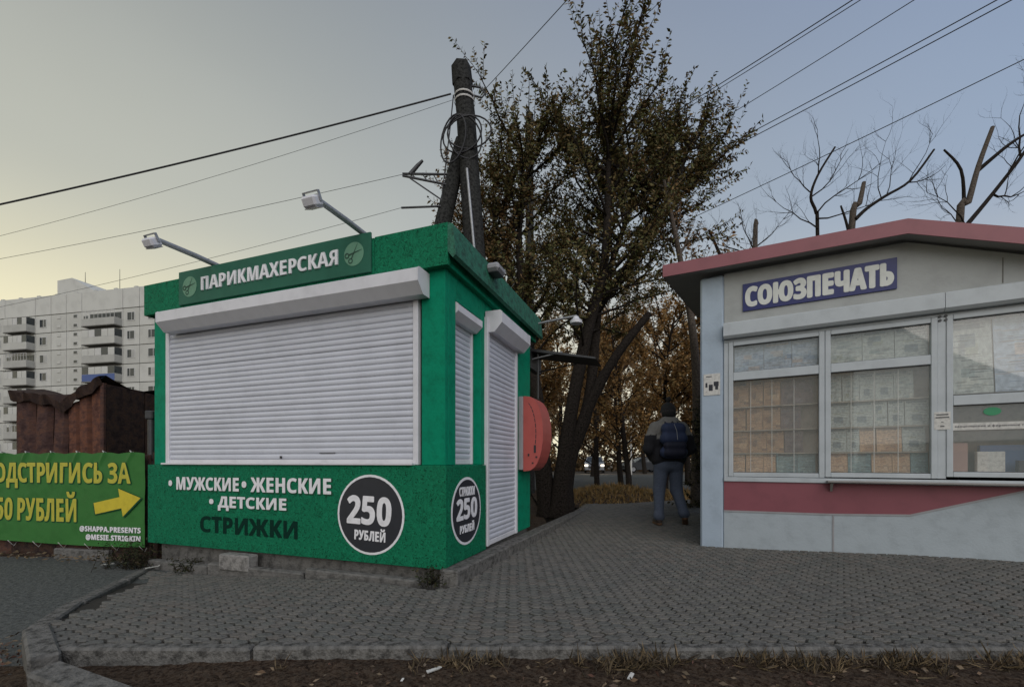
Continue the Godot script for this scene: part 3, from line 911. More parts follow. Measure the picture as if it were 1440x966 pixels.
func news_kiosk() -> void:
	var at := Vector3(2.137, 0, -5.0)
	var k := base("news_kiosk", at, -29.6)
	tag(k, "grey news kiosk with blue sign, dusty red roof edge and red band under windows", "kiosk")
	var W := 2.95
	# body
	bx("corner_post", Vector3(0.0, -0.08, -0.25), Vector3(0.243, 3.03, 0.0), M.kiosk_post, k, 0.02)
	bx("corner_post", Vector3(W - 0.1, -0.08, -0.25), Vector3(W, 2.56, 0.0), M.kiosk_post, k, 0.02)
	var g := Geo.new()
	g.prism(PackedVector2Array([Vector2(0.246, 2.465), Vector2(0.246, 3.035), Vector2(1.79, 3.01), Vector2(W - 0.102, 2.60), Vector2(W - 0.102, 2.465)]), -0.06, -0.012)
	put("gable_panel", g.mesh(), M.kiosk_panel, k)
	bx("panel_joint", Vector3(2.42, 2.50, -0.014), Vector3(2.428, 2.72, -0.009), M.seam, k, 0.001)
	g = Geo.new()
	g.prism(PackedVector2Array([Vector2(-2.7, -0.05), Vector2(-0.252, -0.05), Vector2(-0.252, 3.02), Vector2(-2.7, 3.35)]), 0.02, 0.06)
	var sw := put("side_wall", g.mesh(), M.kiosk_post, k)
	sw.rotation.y = -PI * 0.5
	sw.position = Vector3(0.07, 0, 0)
	bx("back_wall", Vector3(0.02, -0.05, -2.7), Vector3(W, 2.4, -2.64), M.kiosk_panel, k)
	bx("side_wall", Vector3(W - 0.05, -0.05, -2.63), Vector3(W - 0.002, 2.4, -0.252), M.kiosk_post, k)
	bx("inner_floor", Vector3(0.10, 0.02, -2.63), Vector3(W - 0.06, 0.06, -0.12), M.kiosk_inside, k)
	bx("ceiling", Vector3(0.10, 2.36, -2.63), Vector3(W - 0.06, 2.40, -0.12), M.kiosk_panel, k)
	# roof: bent strip, climbing to the back
	var rl := [Vector2(-0.375, 3.062), Vector2(1.757, 3.014), Vector2(2.48, 2.742), Vector2(3.25, 2.455)]
	var rise := 0.135
	var rg := Geo.new(); var sg := Geo.new(); var fg := Geo.new()
	var zf := 0.17; var zb := -2.9; var th := 0.135
	for i in 3:
		var a: Vector2 = rl[i]; var b: Vector2 = rl[i + 1]
		var up := Vector3(0, th, 0)
		var a0 := Vector3(a.x, a.y, zf); var b0 := Vector3(b.x, b.y, zf)
		var a1 := Vector3(a.x, a.y + rise * (zf - zb), zb); var b1 := Vector3(b.x, b.y + rise * (zf - zb), zb)
		# front edge strip, a thin folded sheet
		var e := Vector3(0, 0, 0.012)
		fg.face(a0 + e, b0 + e, b0 + up + e, a0 + up + e, Vector3.BACK)
		fg.face(a0, b0, b0 + up, a0 + up, Vector3.FORWARD)
		fg.face(a0, b0, b0 + e, a0 + e, Vector3.DOWN)
		fg.face(a0 + up, b0 + up, b0 + up + e, a0 + up + e, Vector3.UP)
		rg.face(a0 + up * 0.97, b0 + up * 0.97, b1 + up * 0.97, a1 + up * 0.97, Vector3.UP)
		sg.face(a0 + up * 0.05, b0 + up * 0.05, b1 + up * 0.05, a1 + up * 0.05, Vector3.DOWN)
		if i == 0: fg.face(a0, a1, a1 + up, a0 + up, Vector3.LEFT)
		if i == 2: fg.face(b0, b1, b1 + up, b0 + up, Vector3.RIGHT)
		fg.face(a1, b1, b1 + up, a1 + up, Vector3.FORWARD)
	var roof := base("roof", Vector3.ZERO, 0, k)
	put("roof_edge", fg.mesh(), M.roof_red, roof)
	put("roof_sheet", rg.mesh(), M.roof_red, roof)
	put("soffit", sg.mesh(), M.soffit, roof)
	# sign
	var s := base("name_sign", Vector3(1.073, 2.733, -0.010), 0, k)
	bx("board", Vector3(-0.645, -0.148, 0.0), Vector3(0.645, 0.148, 0.014), M.sign_blue, s, 0.002)
	lettering("letters", "СОЮЗПЕЧАТЬ", Vector3(0.0, 0.0, 0.016), 1.225, 0.20, M.sign_letters, s, 0.010, 0, 0, 0.002)
	# roller box over the windows, in two lengths
	for q in [[0.243, 2.03], [2.034, W - 0.03]]:
		var pg := Geo.new()
		pg.prism(PackedVector2Array([Vector2(-0.05, 2.30), Vector2(-0.05, 2.465), Vector2(0.075, 2.465), Vector2(0.085, 2.455), Vector2(0.085, 2.325), Vector2(0.06, 2.30)]), -q[1], -q[0])
		var o := put("roller_box", pg.mesh(), M.frame_white, k)
		o.rotation.y = -PI * 0.5
	for c in [2.015, 2.055]:
		for y in [2.27, 2.235]:
			disc("bolt", Vector3(c, y, 0.0), 0.012, 0.012, M.dark_steel, k, 0, 10)
	bx("header", Vector3(0.244, 2.268, -0.055), Vector3(W - 0.102, 2.299, 0.004), M.frame_white, k)
	window_unit(k, 0.335, 1.11, 0.838, 2.222, [[1.842, 1.932]])
	window_unit(k, 1.207, 1.955, 0.845, 2.222, [[1.845, 1.932]])
	window_unit(k, 2.103, 2.80, 0.862, 2.232, [[1.459, 1.546]])
	bx("mullion", Vector3(1.156, 0.80, -0.05), Vector3(1.161, 2.266, 0.006), M.frame_white, k, 0.001)
	bx("mullion", Vector3(2.001, 0.80, -0.05), Vector3(2.057, 2.266, 0.004), M.frame_white, k, 0.002)
	bx("mullion", Vector3(0.244, 0.79, -0.055), Vector3(0.289, 2.266, 0.002), M.frame_white, k, 0.002)
	# ledge and lower cladding
	bx("window_board", Vector3(0.244, 0.740, -0.05), Vector3(W - 0.102, 0.789, 0.016), M.frame_white, k)
	bx("counter_ledge", Vector3(1.17, 0.752, 0.018), Vector3(W - 0.1, 0.768, 0.13), M.soffit, k, 0.003)
	var bk := Geo.new()
	bk.prism(PackedVector2Array([Vector2(0.018, 0.75), Vector2(0.10, 0.75), Vector2(0.018, 0.66)]), 0, 0.02)
	var bo := put("ledge_bracket", bk.mesh(), M.soffit, k)
	bo.rotation.y = -PI * 0.5
	bo.position = Vector3(1.22, 0, 0)
	var edge := [Vector2(0.244, 0.412), Vector2(1.19, 0.428), Vector2(1.81, 0.455), Vector2(2.543, 0.700), Vector2(2.66, 0.7385)]
	var lowp := PackedVector2Array([Vector2(W - 0.102, -0.05), Vector2(1.2295, -0.05)])
	var low0 := PackedVector2Array([Vector2(1.2265, -0.05), Vector2(0.244, -0.05), edge[0], edge[1], Vector2(1.2265, 0.4295)])
	lowp.append_array([Vector2(1.2295, 0.4297), edge[2], edge[3], edge[4], Vector2(W - 0.102, 0.7385)])
	g = Geo.new(); g.prism(low0, -0.05, -0.004); put("lower_panel", g.mesh(), M.kiosk_lower, k)
	g = Geo.new(); g.prism(lowp, -0.05, -0.004); put("lower_panel", g.mesh(), M.kiosk_lower, k)
	var redp := PackedVector2Array([Vector2(0.244, 0.7385)])
	for p in edge: redp.push_back(p + Vector2(0, 0.001))
	g = Geo.new(); g.prism(redp, -0.05, -0.001); put("red_band", g.mesh(), M.kiosk_red, k)
	g = Geo.new()
	for i in 4:
		var a: Vector2 = edge[i]; var b: Vector2 = edge[i + 1]
		g.face(Vector3(a.x, a.y - 0.009, 0.0015), Vector3(b.x, b.y - 0.009, 0.0015), Vector3(b.x, b.y + 0.009, 0.0015), Vector3(a.x, a.y + 0.009, 0.0015), Vector3.BACK)
	put("trim_strip", g.mesh(), M.grey_plate, k)
	bx("trim_strip", Vector3(1.221, -0.04, -0.003), Vector3(1.236, 0.416, 0.001), M.grey_plate, k, 0.0005)
	# notice and stickers
	var nt := base("notice", Vector3(0.121, 1.82, 0.0), 0, k)
	bx("plate", Vector3(-0.085, -0.12, 0.001), Vector3(0.085, 0.12, 0.006), M.paper, nt, 0.001)
	for q in [[-0.06, 0.085, 0.0, 0.093], [-0.065, -0.03, -0.045, 0.02], [-0.03, -0.07, 0.01, 0.0], [0.02, -0.02, 0.07, 0.03], [0.035, -0.06, 0.065, -0.02]]:
		bx("print", Vector3(q[0], q[1], 0.0062), Vector3(q[2], q[3], 0.0072), M.black_disc, nt, 0.0002)
	var hs := base("hours_sticker", Vector3(2.03, 1.33, 0.0135), 0, k)
	bx("paper", Vector3(-0.055, -0.085, -0.008), Vector3(0.055, 0.075, 0.0), M.paper, hs, 0.0006)
	for q in [[-0.04, 0.045, 0.04, 0.055], [-0.046, 0.02, 0.046, 0.03], [-0.008, -0.02, 0.008, -0.014], [-0.014, -0.06, 0.014, -0.05]]:
		bx("print", Vector3(q[0], q[1], 0.0002), Vector3(q[2], q[3], 0.001), M.black_disc, hs, 0.0002)
	# service hatch: cream strip with type, green oval sticker
	bx("cream_strip", Vector3(2.104, 1.235, -0.0145), Vector3(2.80, 1.30, -0.009), M.paper, k, 0.001)
	lettering("strip_words", "канцелярские и фирменные товары", Vector3(2.38, 1.268, -0.0088), 0.52, 0.026, M.black_disc, k, 0, 0, 0, 0.0006)
	var ov := disc("oval_sticker", Vector3(2.36, 1.395, -0.0148), 0.036, 0.0015, mat("sticker_green", Color(0.03, 0.25, 0.11), 0.5), k)
	ov.scale.x = 1.55
	# display inside: shelves with papers standing on them
	var sh := base("display_rack", at, -29.6)
	tag(sh, "wooden display rack inside the news kiosk behind its windows", "rack")
	bx("back_board", Vector3(0.27, 0.80, -0.20), Vector3(2.0, 2.26, -0.185), M.kiosk_inside, sh)
	for q in [0.83, 1.05, 1.30, 1.56, 1.84]:
		bx("shelf", Vector3(0.29, q - 0.010, -0.184), Vector3(1.99, q, -0.095), M.shelf_wood, sh, 0.002)
	for x in [0.50, 0.70, 0.90, 1.38, 1.56, 1.74]:
		bx("wire_divider", Vector3(x, 0.80, -0.088), Vector3(x + 0.006, 1.84, -0.083), M.paper, sh, 0.001)
	var papers := []
	var schemes := [
		[Color(0.64, 0.51, 0.38), [Color(0.50, 0.36, 0.24), Color(0.74, 0.62, 0.48), Color(0.38, 0.28, 0.21), Color(0.60, 0.46, 0.32)]],  # tan covers stand in for the warm reflection on the first window
		[Color(0.42, 0.36, 0.34), [Color(0.30, 0.25, 0.24), Color(0.48, 0.44, 0.44), Color(0.34, 0.33, 0.36), Color(0.24, 0.20, 0.20)]],
		[Color(0.66, 0.69, 0.66), [Color(0.52, 0.58, 0.56), Color(0.74, 0.75, 0.70), Color(0.46, 0.50, 0.50), Color(0.60, 0.62, 0.54), Color(0.40, 0.46, 0.48)]],
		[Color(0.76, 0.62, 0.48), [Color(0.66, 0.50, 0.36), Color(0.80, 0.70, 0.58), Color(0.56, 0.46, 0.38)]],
		[Color(0.46, 0.56, 0.56), [Color(0.36, 0.46, 0.47), Color(0.58, 0.66, 0.64), Color(0.30, 0.38, 0.40)]],
		[Color(0.62, 0.68, 0.74), [Color(0.46, 0.54, 0.64), Color(0.72, 0.66, 0.62), Color(0.56, 0.62, 0.66), Color(0.74, 0.76, 0.76)]]]
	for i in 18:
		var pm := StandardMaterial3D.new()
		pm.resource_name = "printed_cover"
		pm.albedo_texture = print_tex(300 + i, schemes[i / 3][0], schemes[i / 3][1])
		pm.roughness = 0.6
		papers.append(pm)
	var cover := sheet_uv(1.0, 1.0)
	var add := func(x: float, y: float, w: float, h: float, z: float, n: int, label: String) -> void:
		var o := MeshInstance3D.new()
		o.name = numbered("magazine")
		o.mesh = cover
		o.material_override = papers[n % papers.size()]
		add_child(o)
		o.transform = k.transform * Transform3D(Basis(Vector3.RIGHT, -0.10) * Basis.from_scale(Vector3(w, h, 1)), Vector3(x + w * 0.5, y + h * 0.5 + 0.004, z))
		tag(o, label, "magazine", "magazines displayed behind the news kiosk glass")
	var r := RandomNumberGenerator.new()
	r.seed = 91
	for row in [[0.83, 0.212], [1.05, 0.245], [1.30, 0.255], [1.56, 0.275]]:
		var x := 0.30
		while x < 1.86:
			var w := r.randf_range(0.10, 0.19)
			if x < 1.16 and x + w > 1.11: x = 1.19
			var mid := x + w * 0.5
			var kind := 2
			var lab := "pale grey printed paper standing in the second window of the news kiosk"
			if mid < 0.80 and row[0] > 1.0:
				kind = 0; lab = "printed paper coloured tan for a warm reflection in the left half of the first news kiosk window"
			elif mid < 1.15 and row[0] > 1.0:
				kind = 1; lab = "dark brown printed paper in the right half of the first news kiosk window"
			elif mid < 1.15:
				kind = 3 if mid < 0.72 else 4
				lab = "cream printed paper in the bottom row of the first news kiosk window" if kind == 3 else "teal printed paper in the bottom row of the first news kiosk window"
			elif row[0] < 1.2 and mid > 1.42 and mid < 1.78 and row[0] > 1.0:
				kind = 3; lab = "printed paper coloured peach for a warm reflection low in the second news kiosk window"  # peach covers stand in for the warm reflection low on this window
			elif row[0] < 1.0:
				kind = 4 if r.randf() < 0.6 else 3
				lab = "printed paper in the bottom row of the second news kiosk window"
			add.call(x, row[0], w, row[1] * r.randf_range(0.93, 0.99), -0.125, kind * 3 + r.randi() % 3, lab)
			x += w + r.randf_range(0.002, 0.012)
	for q in [[0.345, 0.28, 15, "pale blue poster at the left end of the first upper pane"], [0.63, 0.25, 16, "pale blue poster in the middle of the first upper pane"], [0.885, 0.22, 17, "pale blue poster at the right end of the first upper pane"], [1.215, 0.25, 8, "grey poster at the left end of the second upper pane"], [1.47, 0.24, 6, "grey poster in the middle of the second upper pane"], [1.715, 0.235, 7, "grey poster at the right end of the second upper pane"]]:
		add.call(q[0], 1.935, q[1], 0.285, -0.07, q[2], q[3])
	# third window: poster sheets above, hatch goods below
	for q in [[2.12, 1.56, 0.26, 0.66, 6], [2.39, 1.56, 0.40, 0.66, 15]]:
		add.call(q[0], q[1], q[2], q[3], -0.075, q[4], "large faded poster inside the upper pane over the service hatch" if q[4] == 6 else "pale poster with a blue top inside the pane over the service hatch")
	var hd := base("hatch_shelf", at, -29.6)
	tag(hd, "shelf of small goods behind the service hatch of the news kiosk", "shelf")
	bx("board", Vector3(2.08, 0.815, -0.40), Vector3(2.82, 0.845, -0.07), M.shelf_wood, hd)
	bx("back_board", Vector3(2.08, 0.80, -0.46), Vector3(2.82, 2.30, -0.44), M.kiosk_inside, hd)
	for q in [["blue_carton", 2.36, 0.10, 0.30, 0.26, mat("carton_blue", Color(0.10, 0.17, 0.32), 0.6), "blue carton on the hatch shelf of the news kiosk"], ["white_packet", 2.30, 0.22, 0.18, 0.20, M.paper, "square white packet on the hatch shelf of the news kiosk"], ["dark_packet", 2.56, 0.20, 0.20, 0.12, M.black_disc, "dark flat packet beside the white one on the hatch shelf"], ["pink_booklet_stack", 2.11, 0.12, 0.13, 0.28, mat("carton_pink", Color(0.38, 0.24, 0.20), 0.6), "pinkish stack of booklets at the left of the hatch shelf"]]:
		var z := -0.30 if q[0] == "blue_carton" else -0.16
		var o := bx(q[0], Vector3(0, 0, -0.06), Vector3(q[3], q[4], 0.0), q[5], self, 0.004)
		o.transform = k.transform * Transform3D(Basis(), Vector3(q[1] + q[3] * 0.5, 0.846 + q[4] * 0.5, z))
		tag(o, q[6], "packet")

# ---------------------------------------------------------------- far apartment block
func apartment_block() -> void:
	var b := base("apartment_block", Vector3(-41.5, 0, -66.0), -11.8)
	tag(b, "pale nine storey panel apartment block with stacked glazed balconies", "building")
	var H := 28.7
	bx("wall", Vector3(-68, -0.3, -12), Vector3(0, H - 0.4, -0.25), M.seam, b, 0.05)
	# columns of wall panels: from, to (metres from the hidden end), and what they hold
	var cols := [[0.0, 6.0, "plain"], [6.0, 12.7, "window"], [12.7, 17.8, "plain"], [17.8, 21.1, "window"], [21.1, 29.5, "balcony"], [29.5, 32.8, "stair"], [32.8, 36.1, "faint"], [36.1, 39.5, "window"], [39.5, 46.4, "balcony"], [46.4, 49.8, "window"], [49.8, 53.2, "faint"], [53.2, 56.6, "stair"], [56.6, 64.6, "balcony"], [64.6, 68.0, "window"]]
	var fh := 2.97
	var frames := {}
	for c in cols:
		var a: float = c[0] + 0.05; var e: float = c[1] - 0.05
		for f in 9:
			var yc: float = 24.0 - fh * f
			bx("wall_panel", Vector3(-e, yc - fh * 0.5 + 0.05, -0.24), Vector3(-a, yc + fh * 0.5 - 0.05, 0.0), M.facade if (f + int(a)) % 3 else M.facade_pale, b, 0.03)
			var mid := (a + e) * 0.5
			match c[2]:
				"window": far_window(b, -mid, yc + 0.15, 1.5, 1.45, f)
				"plain": far_window(b, -mid, yc + 0.15, 1.7, 1.45, f)
				"stair":
					far_window(b, -mid + 0.35, yc + 0.9, 0.9, 0.62, -1)
					far_window(b, -mid + 0.35, yc - 0.6, 0.9, 0.62, -1)
				"faint":
					far_window(b, -mid + 0.1, yc + 0.9, 0.85, 0.5, 100)
					far_window(b, -mid + 0.1, yc - 0.6, 0.85, 0.5, 100)
				"balcony":
					far_window(b, -e + 0.85, yc + 0.05, 1.0, 1.7, f)
					far_balcony(b, -e + 1.6, -a - 0.1, yc, f, int(a))
		bx("parapet_panel", Vector3(-e, 24.0 + fh * 0.5 + 0.05, -0.24), Vector3(-a, H, 0.02), M.facade_pale, b, 0.03)
	for i in 16:
		bx("roof_vent", Vector3(-3.0 - i * 4.1, H - 0.1, -1.0), Vector3(-2.4 - i * 4.1, H + 0.38, -0.4), M.facade, b, 0.02)
	var g := Geo.new()
	g.prism(PackedVector2Array([Vector2(-36.6, H - 0.3), Vector2(-36.6, H + 3.0), Vector2(-33.4, H + 3.2), Vector2(-27.6, H + 0.1), Vector2(-27.6, H - 0.3)]), -8.0, -1.2)
	put("lift_house", g.mesh(), M.facade_pale, b)
	bar("aerial", [Vector3(-24.4, H - 0.2, -2), Vector3(-24.4, H + 4.2, -2)], [0.05, 0.03], M.dark_steel, b, 5)
	bar("aerial", [Vector3(-33.2, H + 2.9, -3), Vector3(-33.2, H + 4.9, -3)], [0.05, 0.03], M.dark_steel, b, 5)

var win_mesh := {}
func far_window(b: Node3D, x: float, y: float, w: float, h: float, f: int) -> void:
	var o := base("window", Vector3(x, y, 0.0), 0, b)
	bx("frame", Vector3(-w * 0.5, -h * 0.5, 0.0), Vector3(w * 0.5, h * 0.5, 0.05), M.window_frame if f != 100 else M.facade, o, 0.01)
	if f < 0 or f == 100:
		bx("pane", Vector3(-w * 0.4, -h * 0.36, 0.03), Vector3(w * 0.4, h * 0.36, 0.07), M.dark_glass if f < 0 else M.facade_pale, o, 0.01)
		return
	var s := 0.12 if (f + int(absf(x))) % 2 else -0.12
	bx("pane", Vector3(-w * 0.44, -h * 0.42, 0.03), Vector3(w * s - 0.05, h * 0.42, 0.07), M.dark_glass, o, 0.01)
	bx("pane", Vector3(w * s + 0.05, -h * 0.42, 0.03), Vector3(w * 0.44, h * 0.42, 0.07), M.dark_glass if (f * 7 + int(absf(x))) % 3 else M.balcony_panel, o, 0.01)

func far_balcony(b: Node3D, x0: float, x1: float, yc: float, f: int, sd: int) -> void:
	var o := base("balcony", Vector3(0, yc, 0), 0, b)
	var dp := 1.15
	bx("slab", Vector3(x0 - 0.05, -1.42, 0.0), Vector3(x1 + 0.05, -1.27, dp + 0.05), M.seam, o, 0.02)
	var blue := f == 3 and sd == 21
	bx("front_panel", Vector3(x0, -1.265, dp - 0.06), Vector3(x1, -0.15, dp), M.blue_panel if blue else (M.balcony_panel if (f + sd) % 2 else M.facade), o, 0.02)
	for x in [x0, x1 - 0.06]:
		bx("side_panel", Vector3(x, -1.265, 0.0), Vector3(x + 0.06, -0.15, dp - 0.062), M.balcony_panel, o, 0.02)
	if (f + sd) % 4 == 1: 
		bx("top_rail", Vector3(x0, 0.98, dp - 0.06), Vector3(x1, 1.05, dp), M.window_frame, o, 0.01)
		for i in 9:
			var x := lerpf(x0, x1 - 0.06, i / 8.0)
			bx("post", Vector3(x, -0.148, dp - 0.06), Vector3(x + 0.05, 0.978, dp - 0.01), M.window_frame, o, 0.01)
		bx("dark_interior", Vector3(x0 + 0.1, -0.1, 0.0), Vector3(x1 - 0.1, 0.95, 0.06), M.dark_glass, o, 0.01)
		return
	# glazing in uneven bays
	var n := 5
	for i in n:
		var xa := lerpf(x0, x1, i / float(n)) + 0.03; var xb := lerpf(x0, x1, (i + 1) / float(n)) - 0.03
		var lit := (i * 3 + f * 5 + sd) % 4
		bx("pane", Vector3(xa, -0.12, dp - 0.05), Vector3(xb, 1.0, dp - 0.01), M.dark_glass if lit == 0 else (M.window_frame if lit == 1 else M.facade_pale), o, 0.01)
	bx("side_glazing", Vector3(x1 - 0.05, -0.12, 0.0), Vector3(x1 - 0.01, 1.0, dp - 0.06), M.dark_glass, o, 0.01)
	bx("side_glazing", Vector3(x0 + 0.01, -0.12, 0.0), Vector3(x0 + 0.05, 1.0, dp - 0.06), M.dark_glass, o, 0.01)
	bx("glazing_frame", Vector3(x0, 1.0, 0.0), Vector3(x1, 1.09, dp), M.seam, o, 0.01)
	bx("glazing_frame", Vector3(x0, -0.148, 0.0), Vector3(x1, -0.122, dp), M.window_frame, o, 0.005)

# ---------------------------------------------------------------- rusty shed, fence and banner
func rusty_shed() -> void:
	var s := base("rusty_shed", Vector3(-6.36, -0.12, -6.2), 0)
	tag(s, "rusty corrugated metal shed with a crumpled roof edge behind the green banner", "shed")
	var top := func(x: float) -> float:
		var pts := [[-0.64, 1.965], [-0.08, 1.90], [0.09, 1.78], [0.27, 1.94], [0.64, 2.17]]
		for i in 4:
			if x <= pts[i + 1][0]:
				return lerpf(pts[i][1], pts[i + 1][1], clampf((x - pts[i][0]) / (pts[i + 1][0] - pts[i][0]), 0, 1)) + 0.12
		return 2.29
	# corrugated front, its right sheets in rust with the light put into the colour
	var ranges := [[-0.64, -0.36], [-0.36, -0.12], [-0.12, 0.09], [0.09, 0.25], [0.25, 0.42], [0.42, 0.635]]
	for i in 6:
		var g := Geo.new()
		var x0: float = ranges[i][0]; var x1: float = ranges[i][1]
		var nx := 10; var ny := 10
		var P := func(a: int, b: int) -> Vector3:
			var x := lerpf(x0, x1, a / float(nx))
			var y := lerpf(-0.1, top.call(x) - 0.10, b / float(ny))
			var u := a / float(nx)
			var rib := 0.045 * clampf(1.6 * sin(PI * u), 0.0, 1.0)
			return Vector3(x + 0.012 * sin(y * 3.0 + i), y, rib - 0.03 + 0.015 * sin(y * 4.0 + i * 2.0) * sin(PI * u))
		for a in nx:
			for b in ny:
				g.face(P.call(a, b), P.call(a + 1, b), P.call(a + 1, b + 1), P.call(a, b + 1), Vector3.BACK)
		put("front_sheet", g.mesh(), M.rust if i < 3 else M.rust_lit, s)
	# crumpled lip along the top edge
	var lg := Geo.new()
	var nx2 := 26
	var L := func(a: int, b: int) -> Vector3:
		var x := lerpf(-0.63, 0.645, a / float(nx2))
		var t: float = top.call(x)
		return [Vector3(x, t, 0.0), Vector3(x, t - 0.02 + 0.01 * sin(a * 1.9), 0.10 + 0.02 * sin(a * 1.3)), Vector3(x, t - 0.15 - 0.02 * sin(a * 0.9), 0.065 + 0.015 * sin(a * 2.1))][b]
	for a in nx2:
		for b in 2:
			lg.face(L.call(a, b), L.call(a + 1, b), L.call(a + 1, b + 1), L.call(a, b + 1), Vector3(0, 0.3, 1))
	put("roof_lip", lg.mesh(), M.rust_dark, s)
	# roof sheet, buckled
	var rg := Geo.new()
	var R := func(a: int, b: int) -> Vector3:
		var x := lerpf(-0.66, 0.645, a / 14.0)
		var z := -0.2 * b
		var t: float = top.call(x)
		return Vector3(x, lerpf(t, 2.14 + 0.07 * sin(a * 0.7 + b), clampf(b / 3.0, 0, 1)) + 0.10 * exp(-pow((x - 0.25) / 0.22, 2)) * smoothstep(0, 2, b), z)
	for a in 14:
		for b in 10:
			rg.face(R.call(a, b), R.call(a + 1, b), R.call(a + 1, b + 1), R.call(a, b + 1), Vector3.UP)
	put("roof_sheet", rg.mesh(), M.rust_dark, s)
	# right side wall of flat dark sheets
	for i in 3:
		bx("side_sheet", Vector3(0.60, -0.1, -0.66 - i * 0.68), Vector3(0.64, 2.17 - i * 0.02, 0.0 - i * 0.68), M.rust_dark, s, 0.01)
	bx("side_sheet", Vector3(-0.66, -0.1, -2.0), Vector3(-0.62, 1.95, -0.03), M.rust_dark, s, 0.01)
	bx("back_sheet", Vector3(-0.64, -0.1, -2.06), Vector3(0.62, 1.98, -2.02), M.rust_dark, s, 0.01)
	bx("corner_post", Vector3(0.60, -0.1, 0.0), Vector3(0.65, 2.18, 0.05), M.rust, s, 0.008)
	# loose pipe by the kiosk corner
	var p := base("pipe_post", Vector3(-4.22, -0.15, -5.15))
	tag(p, "thin dark pipe post standing between the shed and the barber kiosk", "post")
	bar("pipe", [Vector3(0, 0, 0), Vector3(0, 1.62, 0)], [0.035], M.dark_steel, p)
	bx("cap", Vector3(-0.045, 1.60, -0.045), Vector3(0.045, 1.70, 0.045), M.dark_steel, p, 0.01)

